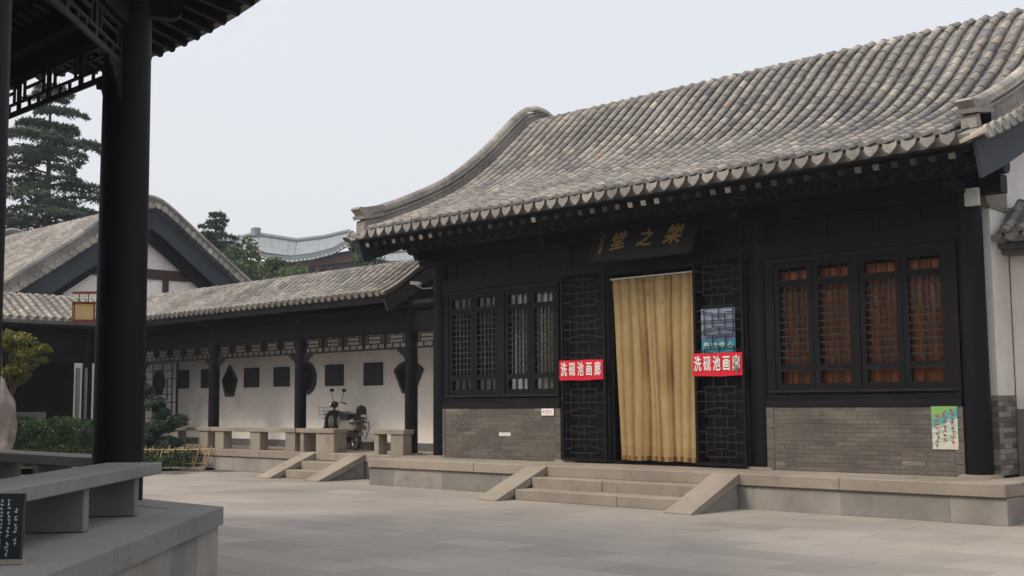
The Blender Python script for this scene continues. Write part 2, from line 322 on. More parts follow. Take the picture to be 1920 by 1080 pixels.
def tile_roof(parent, Fm, D, a0, a1, sp, L, r, s0=0, s1=None, budget=300, eave='drip', pan_budget=0, cap=False, material='roof_tile', drop=.15, jit=.004):
    """tiles laid on the profile D between a0 and a1; nearest `budget` cover tiles are objects, the rest one stuff mesh"""
    s1 = D[1][-1] if s1 is None else s1; n = int((a1-a0)/sp); off = (a1-a0-n*sp)/2; rows = [a0+off+sp*(i+.5) for i in range(n)]
    cov = []; pan = []
    for a in rows:
        s = s0; Lr = L*random.uniform(.93, 1.08)
        ja = random.uniform(-1, 1)*jit
        while s < s1-.02:
            p, d = at_len(D, s); cov.append((vis_dist(Fm @ Vector((a, p.x, p.y))), a+ja+random.uniform(-1, 1)*jit, s)); s += Lr*(random.uniform(.5, 1) if s == s0 else 1)
    for i in range(n+1):
        a = rows[0]-sp/2+i*sp; s = s0+(.07 if eave == 'plain' else 0)
        while s < s1-.02:
            p, d = at_len(D, s); pan.append((vis_dist(Fm @ Vector((a, p.x, p.y))), a, s)); s += L*.8
    def Mx(a, s, l, jj=True):
        p, d = at_len(D, s); q, _ = at_len(D, s+l)
        d = (q-p).normalized() if (q-p).length > 1e-4 else d
        M = tilt(Fm, a, p.x, p.y, d)
        if jj: M = M @ Matrix.Rotation(random.uniform(-1, 1)*(.09 if random.random() < .03 else .022), 4, 'Z') @ Matrix.Rotation(random.uniform(-1, 1)*.012, 4, 'X')
        return M
    cov.sort(); rest = MB()
    for k, (dist, a, s) in enumerate(cov):
        M = Mx(a, s, L) @ Matrix.Translation((0, 0, .050))
        isend = eave and s < s0+.01
        if isend:
            inst('eave_cover_tile', shape('eave_cover_tile', (L, r, cap), lambda mb, t: cover_shape(mb, L, r, t, None, cap), 8, material), parent, M); continue
        if k < budget+n and budget > 0: inst('cover_tile', shape('cover_tile', (L, r), lambda mb, t: cover_shape(mb, L, r, t), 22, material), parent, M)
        else: cover_shape(rest, L, r, rt(), M, seg=5)
    if rest.v: rest.build('cover_tile', material, parent, Matrix(), kind='stuff')
    pan.sort(); rest = MB()
    for k, (dist, a, s) in enumerate(pan):
        M = Mx(a, s, L*.8, False)
        if k < pan_budget: inst('pan_tile', shape('pan_tile', (L, sp), lambda mb, t: pan_shape(mb, L*.8, sp*.82, t*.42), 12, material), parent, M)
        else: pan_shape(rest, L*.8, sp*.82, rt()*.42, M)  # pans tinted darker than covers to paint shade into the grooves
    if rest.v: rest.build('pan_tile', material, parent, Matrix(), kind='stuff')
    if eave == 'drip':
        for i in range(n+1):
            a = rows[0]-sp/2+i*sp; p, d = at_len(D, s0)
            M = Fm @ Matrix.Translation((a, p.x-.03, p.y+.01)) @ Matrix.Rotation(R_(random.uniform(-5, 5)), 4, 'Y') @ Matrix.Rotation(R_(random.uniform(-24, -8)), 4, 'X')
            inst('drip_tile', shape('drip_tile', (sp, drop), lambda mb, t: drip_shape(mb, sp*.76, min(.9, t*.9), None, drop), 9, material), parent, M)
    return rows
def deck(mb, Fm, D, a0, a1, th, s0=0, s1=None, n=14, t=.3, mi=0):
    s1 = D[1][-1] if s1 is None else s1; v = []
    for i in range(n+1):
        p, d = at_len(D, s0+(s1-s0)*i/n); nx, nz = -d.y, d.x
        for a in (a0, a1):
            v.append(tuple(Fm @ Vector((a, p.x, p.y)))); v.append(tuple(Fm @ Vector((a, p.x-nx*th, p.y-nz*th))))
    f = []
    for i in range(n):
        b = i*4; c = b+4; f += [(b, b+2, c+2, c), (b+1, c+1, c+3, b+3), (b, c, c+1, b+1), (b+2, b+3, c+3, c+2)]
    f += [(0, 1, 3, 2), (n*4, n*4+2, n*4+3, n*4+1)]
    mb.add(v, f, t, mi)
def sweep(mb, Fm, D, a, sec, s0, s1, n, t=.5, mi=0):
    """sec: closed section [(da, dn)] swept along the profile"""
    v = []; m = len(sec)
    for i in range(n+1):
        p, d = at_len(D, s0+(s1-s0)*i/n); nx, nz = -d.y, d.x
        for da, dn in sec: v.append(tuple(Fm @ Vector((a+da, p.x+nx*dn, p.y+nz*dn))))
    f = [(i*m+k, i*m+(k+1) % m, (i+1)*m+(k+1) % m, (i+1)*m+k) for i in range(n) for k in range(m)]
    f += [tuple(range(m-1, -1, -1)), tuple(range(n*m, n*m+m))]; mb.add(v, f, t, mi)
def rake_ridge(parent, Fm, D, a, s0, s1, h=.42, w=.24, piece=.55, material='roof_tile'):
    """the raised ridge that runs down a gable edge: courses, mouldings and a rounded coping laid in pieces"""
    k = h/.42; w2 = w/2
    mb = MB()
    sweep(mb, Fm, D, a, [(-w2, 0), (-w2, .20*k), (w2, .20*k), (w2, 0)], s0, s1, 40, .45)
    sweep(mb, Fm, D, a, [(-w2-.03, .205*k), (-w2-.03, .235*k), (w2+.03, .235*k), (w2+.03, .205*k)], s0, s1, 40, .6)
    sweep(mb, Fm, D, a, [(-w2+.02, .24*k), (-w2+.02, .27*k), (w2-.02, .27*k), (w2-.02, .24*k)], s0, s1, 40, .3)
    sweep(mb, Fm, D, a, [(-w2-.02, .275*k), (-w2-.02, .30*k), (w2+.02, .30*k), (w2+.02, .275*k)], s0, s1, 40, .55)
    mb.build('ridge_course', material, parent, Matrix())
    s = s0
    while s < s1-.05:
        e = min(s+piece-.01, s1); c = MB(); sec = [(w2*.92*math.cos(math.pi*j/6), .305*k+.115*k*math.sin(math.pi*j/6)) for j in range(7)][::-1]
        sweep(c, Fm, D, a, sec, s, e, 6, rt()); c.build('ridge_coping', material, parent, Matrix()); s += piece
def rake_drips(parent, Fm, D, a, side, s0, s1, sp=.26, r=.07, material='roof_tile', fmode='drip'):
    """short tiles laid across the gable edge with their ends hanging over it; side = +1/-1 in the a direction"""
    s = s0
    while s < s1:
        p, d = at_len(D, s); nx, nz = -d.y, d.x
        # local frame: y points inward (away from the gable edge)
        X = Vector((0, d.x, d.y)); Y = Vector((-side, 0, 0)); Zv = Vector((0, nx, nz))
        if X.cross(Y).dot(Zv) < 0: X = -X
        M = Fm @ Matrix(((X.x, Y.x, Zv.x, a), (X.y, Y.y, Zv.y, p.x), (X.z, Y.z, Zv.z, p.y), (0, 0, 0, 1))) @ Matrix.Rotation(R_(-14), 4, 'X') @ Matrix.Translation((0, 0, -.03))
        inst('gable_cover_tile', shape('gable_cover_tile', (r,), lambda mb, t: cover_shape(mb, .36, r, t, None, True), 6, material), parent, M)
        M2 = M @ Matrix.Translation((sp/2, 0, -.01))
        inst('gable_drip_tile', shape('gable_drip_tile', (sp,), lambda mb, t: drip_shape(mb, sp*.7, t, None, .12), 5, material), parent, M2)
        s += sp
def leaves(mb, pts, size, aspect=2.2, flat=0., tint=None, droop=0.):
    for p, t in pts:
        a = random.uniform(0, 6.283); e = random.uniform(-1, 1)*(1-flat)*1.3-droop
        d = Vector((math.cos(a)*math.cos(e), math.sin(a)*math.cos(e), math.sin(e))); n = Vector((random.gauss(0, 1), random.gauss(0, 1), random.gauss(0, 1)+flat*4)).normalized()
        b = d.cross(n)
        if b.length < .05: continue
        b.normalize(); L = size*random.uniform(.6, 1.3); W_ = L/aspect; p = Vector(p)
        mb.add([tuple(p-d*L/2), tuple(p+b*W_/2), tuple(p+d*L/2), tuple(p-b*W_/2)], [(0, 1, 2, 3)], t)
def in_ball(c, r, flat=1.):
    while True:
        v = Vector((random.uniform(-1, 1), random.uniform(-1, 1), random.uniform(-1, 1)))
        if .25 < v.length < 1: return Vector(c)+Vector((v.x*r, v.y*r, v.z*r*flat)), v

# ============================================================ GROUND AND PAVING
gm = MB()
NG = 12
gm.box(-400, 400, -400, 400, -.3, -.02, .5); gm.build('ground', 'ground', None, Matrix(), kind='structure')
pv = MB(); pv.box(-9.6, 18.5, -20, -.02, -.018, -.006, .5)
paving = pv.build('courtyard_paving', 'ground', None, Matrix(), kind='structure')
cand = []
y = -19.9; row = 0
while y < -.1:
    x = -9.55+(row % 2)*.6
    while x < 18.4:
        if not (x < -8.0 and y > -3.2) :
            c = Vector((x+.6, y+.3, 0)); cand.append((vis_dist(c), x, y))
        x += 1.2
    y += .6; row += 1
cand.sort(); rest = MB()
for k, (d, x, y) in enumerate(cand):
    dz = random.uniform(-.0015, .0015); hole = x+.6 < 12.3 and y+.3 > -19 and False
    if k < 300: inst('paving_slab', cbox_mesh(1.193, .593, .03, .003, 'paving', random.choice((.1, .3, .4, .5, .6, .7, .9))), paving, Matrix.Translation((x+.6, y+.3, -.027+dz)))
    else: rest.box(x+.004, x+1.196, y+.004, y+.596, -.03, .003+dz, random.random())
rest.build('paving_slab', 'paving', paving, Matrix(), kind='stuff')

# ============================================================ MAIN HALL
PZ = .54
hall = thing('main_hall', 'long dark timber hall with grey tiled roof, brick sills and curtained doorway above stone steps', 'building', (5.7, 3.5, 0))
# --- stone platform
plat = MB(); plat.box(-.62, 12.26, -1.28, 9, 0, .50, .4); plat = plat.build('platform', 'granite_face', hall)
def courses(parent, x0, x1, yf, lens_cap, lens_face, ztop=PZ, zc=.36, dep=.5, proud=.045):
    x = x0; i = 0
    while x < x1-.05:
        e = min(x+lens_cap[i % len(lens_cap)], x1)
        if x1-e < .4: e = x1
        block('cap_stone', x+.003, e-.003, yf, yf+dep, zc+.004, ztop, 'granite', parent, .010, t=random.uniform(.35, .75)); x = e; i += 1
    x = x0; i = 0
    while x < x1-.05:
        e = min(x+lens_face[i % len(lens_face)], x1)
        if x1-e < .4: e = x1
        block('face_stone', x+.003, e-.003, yf+proud, yf+dep, 0, zc-.006, 'granite_face', parent, .006); x = e; i += 1
courses(plat, -.66, 12.31, -1.33, [3.1, 2.3, 2.5, 2.7, 2.4], [.75, 1.45, 1.6, 1.7, 1.35, 1.55])
yy = -.83
while yy < 5:     # right-hand end of the platform
    block('cap_stone', 11.82, 12.31, yy+.003, yy+1.6, .364, PZ, 'granite', plat, .010); block('face_stone', 11.9, 12.265, yy+.003, yy+1.6, 0, .354, 'granite_face', plat, .006); yy += 1.603
fl = MB(); x = -.6
while x < 11.8:
    e = min(x+1.25, 11.8); fl.box(x+.003, e-.003, -.826, .1, .44, PZ-.004, random.random()); x = e
fl.build('floor_slab', 'granite', plat, Matrix())
# --- steps and sloping side stones
stair = MB(); stair.box(4.33, 7.76, -2.15, -1.40, -.02, .02, .4); stair = stair.build('stone_stair', 'granite_face', hall)
for k in range(3):
    z1 = PZ-.004-k*.18; y0 = -1.33-.40*k-.0; y0 = -1.338-.42*(k) if k else -1.338
for k, (ya, yb, z) in enumerate(((-1.76, -1.335, .36), (-2.19, -1.335, .18))):
    for xa, xb in (((4.32, 5.9), (5.9, 7.77)), ((4.32, 6.55), (6.55, 7.77)))[k]:
        block('step', xa+.003, xb-.003, ya, yb if k == 0 else -1.77, z-.18 if k else .0, z, 'granite', stair, .012, t=random.uniform(.35, .7))
block('step', 4.33, 7.76, -1.36, -1.30, .361, .536, 'granite', stair, .006, t=.5)
def ramp(parent, x0, x1, ya, yb, ztop=PZ):
    m = MB(); th = .13; s = (ztop)/(ya-yb); n = Vector((-s, 1)).normalized()
    m.prism([(ya, ztop-.002), (ya, ztop-th*1.1), (yb+.22, .0), (yb, 0), (yb, .025)], x0, x1, 'yz', .6); m.build('sloping_side_stone', 'granite', parent)
    m = MB(); m.prism([(ya-.002, ztop-th*1.1-.01), (ya-.002, 0), (yb+.24, 0)], x0+.04, x1-.04, 'yz', .4); m.build('triangular_side_stone', 'granite_face', parent)
ramp(stair, 3.83, 4.31, -1.335, -2.62); ramp(stair, 7.78, 8.27, -1.335, -2.62)

# --- body walls behind the facade
wm = MB()
wm.box(-.10, .12, .25, 8.2, PZ, 5.6, .5); wm.box(11.3, 11.58, 1.0, 8.2, PZ, 5.6, .5); wm.box(-.10, 11.58, 8.0, 8.2, PZ, 5.6, .5)
for X0 in (-.10, 11.3): wm.prism([(0.3, 5.6), (8.2, 5.6), (7.6, 5.9), (6, 6.9), (4.1, 8.1), (2.2, 6.7), (.6, 5.75)], X0, X0+.28, 'yz', .5)
wm.build('plaster_wall', 'plaster', hall)
dk = MB(); dk.box(.12, 11.3, .9, .96, PZ, 5.6, .3); dk.box(.12, 11.3, .1, .9, 5.4, 5.45, .3)   # dark sheets standing in for the unlit room behind
dk.build('dark_room_sheet', 'dark_wood', hall)
# --- right-hand pier end with corbelled head
pr_ = MB(); pr_.box(11.30, 11.60, .36, 1.0, 1.70, 4.45, .7); pier = pr_.build('plaster_pier', 'plaster', hall)
def brickwork(parent, x0, x1, z0, z1, yf, rows, L, axis='x', mixt=1.0, name='brick'):
    H = (z1-z0)/rows; cnt = 0
    for r in range(rows):
        x = x0-(L/2 if r % 2 else 0)
        while x < x1-.01:
            a, b = max(x, x0), min(x+L, x1)
            if b-a > .04:
                t = min(1, max(0, random.gauss(.45+(.5 if mixt < 1 else 0), .18))) if random.random() > .02 else .88
                key = round(b-a-.005, 2)
                me = cbox_mesh(key if key else .05, .1, H-.0045, .002, 'brick', t)
                pr0 = random.uniform(-.002, .002)
                if axis == 'x': M = Matrix.Translation(((a+b)/2, yf+.05+pr0, z0+r*H+.003))
                else: M = Matrix.Translation((yf-.05+pr0, (a+b)/2, z0+r*H+.003)) @ Matrix.Rotation(math.pi/2, 4, 'Z')
                inst(name, me, parent, M); cnt += 1
            x += L
    return cnt
pb = MB(); pb.box(11.315, 11.592, .372, 1.0, PZ, 1.70, .5); pb = pb.build('pier_brickwork', 'mortar', hall)
brickwork(pb, 11.31, 11.60, PZ, 1.695, .362, 15, .30, 'x', .45); brickwork(pb, .365, 1.0, PZ, 1.695, 11.602, 15, .30, 'y', .45)
cb = MB(); z = 4.45
for dy, h in ((.0, .05), (-.10, .12), (-.05, .04), (-.22, .10), (-.30, .12)):
    cb.prism([(1.0, z), (.36+dy, z), (.36+dy-.04, z+h*.6), (.36+dy-.05, z+h-.004), (1.0, z+h-.004)], 11.28, 11.62, 'yz', .5); z += h
cb.build('pier_corbel', 'granite', hall)
cv = MB()
for k in range(3): cv.ball((11.45, .20-.07*k, 4.50+.13*k), .085, .6, jit=.25, sz=(1.3, .8, 1))
cv.build('carved_scroll', 'granite', hall)
# --- brick sill walls
for (x0, x1, n) in ((.16, 3.50, 15), (7.98, 11.25, 15)):
    b = MB(); b.box(x0+.01, x1-.01, -.0455, .22, PZ, 1.545, .5); b = b.build('sill_wall', 'mortar', hall)
    brickwork(b, x0+.145, x1-.145, PZ, 1.55, -.05, n, .36)
    for e0, e1 in ((x0, x0+.14), (x1-.14, x1)):      # upright end bricks, slightly proud
        z = PZ; k = 0
        while z < 1.5:
            block('brick', e0+.002, e1-.002, -.058, .05, z+.003, z+.165, 'brick', b, .004, t=random.choice((.4, .55, .7, .5))); z += .1683
# --- timber: columns, beams, boards
def column(parent, x, y, z0, z1, r, m='column_paint', base=True, name='column'):
    c = MB(); c.tube([(x, y, z0+.02), (x, y, z0+(z1-z0)*.5), (x, y, z1)], [r, r*.985, r*.95], 28); o = c.build(name, m, parent)
    if base:
        b = MB(); q = r*1.28; b.prism([(x-q, z0-.06), (x+q, z0-.06), (x+q, z0+.005), (x+q*.86, z0+.035), (x-q*.86, z0+.035), (x-q, z0+.005)], y-q, y+q, 'xz', .8); b.build('column_base', 'granite', o)
    return o
for x in (.08, 3.62, 7.86, 11.42): column(hall, x, .12 if x in (3.62, 7.86) else .06, PZ, 4.85, .185)
for z0, z1, y0, y1, n in ((1.552, 1.66, -.07, .14, 'sill_board'),):
    for xa, xb in ((.2, 3.48), (8.0, 11.24)):
        m = MB(); m.box(xa, xb, y0, y1, z0, z1, .6); m.box(xa, xb, y0+.03, y1, z1+.002, z1+.09, .3); m.build(n, 'dark_wood', hall)
bm_ = MB(); bm_.box(.2, 11.3, -.05, .15, 3.98, 4.22, .5); bm_.build('lintel_beam', 'dark_wood', hall)
bm_ = MB(); bm_.box(.2, 11.3, .05, .11, 4.222, 4.60, .2)
x = .5
while x < 11.2: bm_.box(x, x+.05, .03, .052, 4.222, 4.598, .6); x += .78
bm_.build('frieze_board', 'dark_wood', hall)
bm_ = MB(); bm_.box(-.5, 11.95, -.07, .17, 4.602, 4.86, .5); bm_.build('upper_beam', 'dark_wood', hall)
bm_ = MB(); bm_.tube([(-.9, .05, 5.0), (12.0, .05, 5.0)], .135, 12, .6); bm_.build('eave_purlin', 'dark_wood', hall)
for x in (.08, 3.62, 7.86, 11.42):
    m = MB(); m.box(x-.07, x+.07, -.62, -.02, 4.62, 4.82, .5); m.prism([(-.62, 4.62), (-.62, 4.82), (-.68, 4.80), (-.70, 4.72), (-.66, 4.64)], x-.068, x+.068, 'yz', .6); m.build('beam_head', 'dark_wood', hall)
# --- windows
def window(x0, x1, z0, z1, sashes, curtain, tl=(.2, .9)):
    f = MB(); zc0, zc1 = z0+.07, z1-.09
    f.box(x0, x1, -.045, .09, z0, zc0, .6); f.box(x0, x1, -.045, .09, zc1, z1, .6)
    xs = [x0]+[s for pair in sashes for s in (pair[0], pair[1])]+[x1]
    posts = [(x0, sashes[0][0]), (sashes[1][1], sashes[2][0]), (sashes[3][1], x1)]
    for a, b in posts: f.box(a, b, -.045, .09, zc0+.002, zc1-.002, .5)
    for a, b in ((sashes[0][0]-.06, sashes[1][1]+.06), (sashes[2][0]-.06, sashes[3][1]+.06)):
        f.box(a, b, -.075, -.047, z0+.02, z0+.05, 1)     # worn ledge
    wdw = f.build('window', 'dark_wood', hall)
    for (a, b) in sashes:
        s = MB(); st = .10; H = zc1-zc0
        zb1 = zc0+.09; zb2 = zb1+.20; zb3 = zb2+.10; zt3 = zc1-.09; zt2 = zt3-.21; zt1 = zt2-.09
        for xa, xb in ((a+.004, a+st), (b-st, b-.004)): s.box(xa, xb, -.03, .03, zc0+.004, zc1-.004, .45)
        for za, zb in ((zc0+.004, zb1), (zb2, zb3), (zt1, zt2), (zt3, zc1-.004)): s.box(a+st+.001, b-st-.001, -.03, .03, za, zb, .45)
        for za in (zb2, zt2): s.box(a+st, b-st, -.034, -.0305, za+.0, za+.018, 1)
        s.build('sash', 'dark_wood', wdw)
        l = MB(); ia, ib = a+st, b-st; wd = ib-ia
        for k, fr in enumerate((.0, .20, .43, .62, .82, 1)):
            if 0 < fr < 1: l.box(ia+wd*fr-.012, ia+wd*fr+.012, -.012, .012, zb3, zt1, .5)
        nh = 11
        for k in range(1, nh): zk = zb3+(zt1-zb3)*k/nh; l.box(ia, ib, -.016, .010, zk-.011, zk+.011, .9)
        for za, zb in ((zb1, zb2), (zt2, zt3)):
            for fr in (.36, .72): l.box(ia+wd*fr-.008, ia+wd*fr+.008, -.012, .012, za, zb, .4)
        l.build('lattice', 'lattice_bar', wdw)
        g = MB(); g.box(ia, ib, .018, .022, zb1, zb2); g.box(ia, ib, .018, .022, zb3, zt1); g.box(ia, ib, .018, .022, zt2, zt3); g.build('pane', 'glass', wdw)
        c = MB(); n = 26; v = []
        for k in range(n+1):
            xx = a+.02+(b-a-.04)*k/n; yy = .13+.012*math.sin(k*.62+a)
            v += [(xx, yy, zc0+.05), (xx, yy+.01, zc1-.12)]
        for k in range(n): c.add([v[2*k], v[2*k+2], v[2*k+3], v[2*k+1]], [(0, 1, 2, 3)], tl[0]+(tl[1]-tl[0])*(.5+.5*math.sin(k*.62+a+.6)))  # light and dark of the pleats painted into the tint
        c.build('window_curtain', curtain, wdw)
window(.26, 3.46, 1.76, 3.97, [(.40, 1.13), (1.13, 1.84), (2.02, 2.72), (2.72, 3.40)], 'pale_curtain')
window(8.02, 11.24, 1.76, 3.97, [(8.17, 8.88), (8.88, 9.60), (9.68, 10.38), (10.38, 11.08)], 'orange_curtain')
# --- doorway
dm = MB()
for a, b in ((3.50, 3.60), (4.72, 4.80), (6.70, 6.76), (7.68, 7.76)): dm.box(a, b, -.03, .08, PZ+.06, 3.97, .5)
dm.box(3.5, 7.76, -.05, .10, PZ, PZ+.058, .5); dm.box(3.5, 7.76, -.07, -.052, 3.985, 4.05, .7)
dm.box(3.52, 7.74, .40, .45, PZ, 4.4, .1)
dm.build('door_frame', 'dark_wood', hall)
def motif(l, x0, x1, z0, z1, y, b=.014, t=.75):
    """one cell of the stepped lattice: nested rectangles tied by short bars"""
    w_, h = x1-x0, z1-z0
    def H(xa, xb, z): l.box(x0+w_*xa, x0+w_*xb, y-.009, y+.009, z0+h*z-b/2, z0+h*z+b/2, t)
    def Vv(x, za, zb): l.box(x0+w_*x-b/2, x0+w_*x+b/2, y-.0075, y+.0075, z0+h*za, z0+h*zb, t*.8)
    for z in (.14, .86): H(.18, .82, z)
    for x in (.18, .82): Vv(x, .14, .86)
    for x in (.36, .64): Vv(x, .34, .66)
    for z in (.34, .5, .66): H(.36, .64, z)
    for z in (.25, .75): H(0, .18, z); H(.82, 1, z); H(.18, .36, z*.8+.1); H(.64, .82, z*.8+.1)
    H(.18, .36, .5); H(.64, .82, .5); H(0, .18, .5); H(.82, 1, .5)
    for x in (.36, .64): Vv(x, 0, .14); Vv(x, .86, 1); 
    Vv(.5, .14, .34); Vv(.5, .66, .86); Vv(.5, .5, .66)
def lattice_leaf(x0, x1, z0, z1, y, n, parent=None, rail=.05, t=.55):
    f = MB()
    f.box(x0, x0+rail, y-.025, y+.025, z0, z1, t); f.box(x1-rail, x1, y-.025, y+.025, z0, z1, t)
    f.box(x0+rail+.001, x1-rail-.001, y-.025, y+.025, z0, z0+rail, t); f.box(x0+rail+.001, x1-rail-.001, y-.025, y+.025, z1-rail, z1, t)
    d = f.build('lattice_door', 'dark_wood', parent or hall)
    l = MB(); H = (z1-z0-2*rail)/n
    for k in range(n): motif(l, x0+rail, x1-rail, z0+rail+k*H, z0+rail+(k+1)*H, y, t=.9)
    l.build('lattice', 'lattice_bar', d); return d
leafL = lattice_leaf(3.62, 4.70, .575, 4.08, -.14, 5); leafR = lattice_leaf(6.655, 7.66, .575, 4.08, -.14, 5)
lattice_leaf(4.79, 5.55, .60, 3.95, .16, 5); lattice_leaf(5.97, 6.72, .60, 3.95, .16, 5)
for xa, xb in ((3.66, 4.66), (6.78, 7.62)): bk = MB(); bk.box(xa, xb, .02, .03, .62, 4.0, .1); bk.build('backing_board', 'dark_wood', hall)

# --- roof
prof = [(-1.45, 5.20), (-.4, 5.58), (.56, 5.99), (1.38, 6.42), (2.24, 7.03), (2.96, 7.65), (3.4, 8.05), (3.72, 8.30), (3.95, 8.41), (4.1, 8.43), (4.25, 8.41), (4.48, 8.30), (4.8, 8.05), (5.24, 7.65), (5.96, 7.03), (6.82, 6.42), (7.64, 5.99), (8.6, 5.58), (9.65, 5.20)]
DM = dense(prof); Fh = frame((0, 0, 0), (1, 0, 0), (0, 1, 0))
rf = MB(); deck(rf, Fh, DM, -.92, 12.10, .13, n=60, t=.3); roof = rf.build('roof', 'roof_tile', hall, Matrix())
sb = MB(); v = []
DU = dense([(p[0], p[1]-.14) for p in prof]); deck(sb, Fh, DU, -.9, 12.08, .03, n=50, t=.4); sb.build('soffit_board', 'dark_wood', roof, Matrix())
SPM = .277
half = DM[1][-1]/2
rows = tile_roof(roof, Fh, DM, -.70, 11.86, SPM, .262, .067, 0, half+1.4, budget=285, eave='drip', pan_budget=150, drop=.175)
for x in (rows[0]-SPM, rows[-1]+SPM*.9): pass
rake_ridge(roof, Fh, DM, -.80, .22, half*2-.3, .46, .24)
rake_ridge(roof, Fh, DM, 11.93, .62, half*2-.3, .40, .22)
rake_drips(roof, Fh, DM, -1.14, -1, .05, half+1, .28, .075); rake_drips(roof, Fh, DM, 12.32, 1, .05, half+1, .28, .075)
# end block of the ridges
def ridge_end(parent, x, y, z, w, h, k=1.):
    m = MB(); m.prism([(y-.02, z), (y+.5*k, z+.12), (y+.5*k, z+h*.62), (y, z+h*.42), (y-.02, z+h*.34)], x-w/2, x+w/2, 'yz', .45)
    m.prism([(y-.07, z+h*.43), (y+.5*k, z+h*.64), (y+.5*k, z+h*.75), (y-.10, z+h*.56)], x-w/2-.035, x+w/2+.035, 'yz', .6)
    m.prism([(y-.04, z+h*.565), (y+.5*k, z+h*.755), (y+.5*k, z+h*1.06), (y-.02, z+h*.86), (y-.13, z+h*.86), (y-.17, z+h*.78), (y-.08, z+h*.66)], x-w/2-.01, x+w/2+.01, 'yz', .55)
    m.build('ridge_end_block', 'roof_tile', parent)
ridge_end(roof, -.80, -1.42, 5.22, .26, .60); ridge_end(roof, 11.93, -1.02, 5.36, .22, .46)
for side in (-.98, 12.13):      # barge boards
    b = MB(); s = -1 if side < 0 else 1; DB = dense([(p[0], p[1]-.12) for p in prof]); sweep(b, Fh, DB, side, [(-.025, 0), (-.025, -.52), (.025, -.52), (.025, 0)], .08, DB[1][-1]-.08, 60, .5); b.build('barge_board', 'barge_blue', roof, Matrix())
# rafters
for k in range(len(rows)+1):
    x = rows[0]-SPM/2+k*SPM
    m = MB(); m.bar((x, -.2, 5.36), (x, -1.36, 4.945), .10, .09, .12); t = random.choice((.02, .05, .1, .1, .3, .3, .5, .95, .7)); m.bar((x, -1.361, 4.945), (x, -1.366, 4.943), .098, .088, t); m.build('flying_rafter', 'rafter_end', roof)
    m = MB(); m.tube([(x, .6, 5.49), (x, -.86, 4.86)], .045, 8, .1); m.build('round_rafter', 'rafter_end', roof)
m = MB(); m.box(-.9, 12.08, -1.30, -1.27, 5.0, 5.14, .05); m.box(-.9, 12.08, -.88, -.84, 4.9, 5.02, .02); m.build('eave_board', 'rafter_end', roof)

# ============================================================ THINGS ON THE HALL
# hanging name board, leaning forward
T = Matrix.Translation((5.76, -.36, 4.50)) @ Matrix.Rotation(R_(-22), 4, 'X')
pb_ = thing('name_board', 'dark hanging name board with gold calligraphy under the main eave above the doorway', 'sign', (5.76, -.36, 4.5))
m = MB(); m.box(-1.08, 1.08, -.02, .03, -.31, .31, .5, 0, T); m.build('board', 'plaque_board', pb_)
m = MB()
for a, b, c, d in ((-1.13, 1.13, .313, .36), (-1.13, 1.13, -.36, -.313), (-1.13, -1.082, -.31, .31), (1.082, 1.13, -.31, .31)): m.box(a, b, -.035, .035, c, d, .5, 0, T)
m.build('board_frame', 'plaque_board', pb_)
for ch, x, s in (('樂', .66, .40), ('之', .06, .36), ('堂', -.56, .38)):
    inst('gold_character', text_mesh(ch, s, 'gold', .004, .006, .95, 1., .18), pb_, T @ Matrix.Translation((x, -.028, .0)) @ FRONT @ Matrix.Rotation(R_(random.uniform(-8, 8)), 4, 'Z'))
inst('gold_inscription', text_mesh('乙\n丑\n書', .12, 'gold', .002, .0, .9, 1.15, .2), pb_, T @ Matrix.Translation((-.93, -.028, -.02)) @ FRONT)
# red banners
for k, (x0, x1, lab) in enumerate(((3.60, 4.66, 'red banner with white characters across the left lattice door leaf'), (6.64, 7.63, 'red banner with a grey scribble over its last white character, on the right door leaf'))):
    z0, z1 = (2.06, 2.43) if k == 0 else (2.07, 2.46); zb = -.185
    bn = thing('banner', lab, 'banner', ((x0+x1)/2, zb, z0), 'red banners on the door leaves')
    m = MB(); n = 12; v = []
    for i in range(n+1):
        xx = x0+(x1-x0)*i/n; yy = zb+.006*math.sin(i*1.1); v += [(xx, yy, z0+.006*math.sin(i*.7)), (xx, yy+.003, z1+.004*math.sin(i)), (xx, yy+.006, z1+.004*math.sin(i)), (xx, yy+.006, z0+.006*math.sin(i*.7))]
    for i in range(n):
        a = v[4*i:4*i+8]; m.add(a, [(0, 4, 5, 1), (1, 5, 6, 2), (3, 2, 6, 7), (0, 3, 7, 4)], .5)
    m.build('cloth', 'red', bn)
    step = (x1-x0)/5.15
    for i, ch in enumerate('洗砚池画廊'):
        inst('white_character', text_mesh(ch, .235, 'white_print', .002, .004, .66, 1.15), bn, Matrix.Translation((x0+step*(i+.58), zb-.009, (z0+z1)/2+.0)) @ FRONT)
    if k:
        m = MB(); random.seed(5)
        for i in range(26): c = Vector((x1-.115+random.uniform(-.05, .05), zb-.014-.0003*i, (z0+z1)/2+random.uniform(-.12, .12))); m.add([tuple(c+Vector((random.uniform(-.04, .04), 0, random.uniform(-.03, .03)))) for _ in range(4)], [(0, 1, 2, 3)], random.random())
        m.build('grey_scribble', 'scribble', bn)
# shop notice behind the right lattice
nt_ = thing('notice', 'blue and teal notice with pale characters behind the right lattice door leaf', 'notice', (7.1, -.09, 2.3))
m = MB(); m.box(6.78, 7.46, -.105, -.098, 2.68, 3.22); m.build('picture', 'photo_art', nt_)
m = MB(); m.box(6.78, 7.46, -.105, -.098, 2.36, 2.678); m.build('teal_band', 'teal_print', nt_)
for i, ch in enumerate('购物中心'): inst('pale_character', text_mesh(ch, .12, 'white_print', .001, .0), nt_, Matrix.Translation((6.88+i*.158, -.108, 2.585)) @ FRONT)
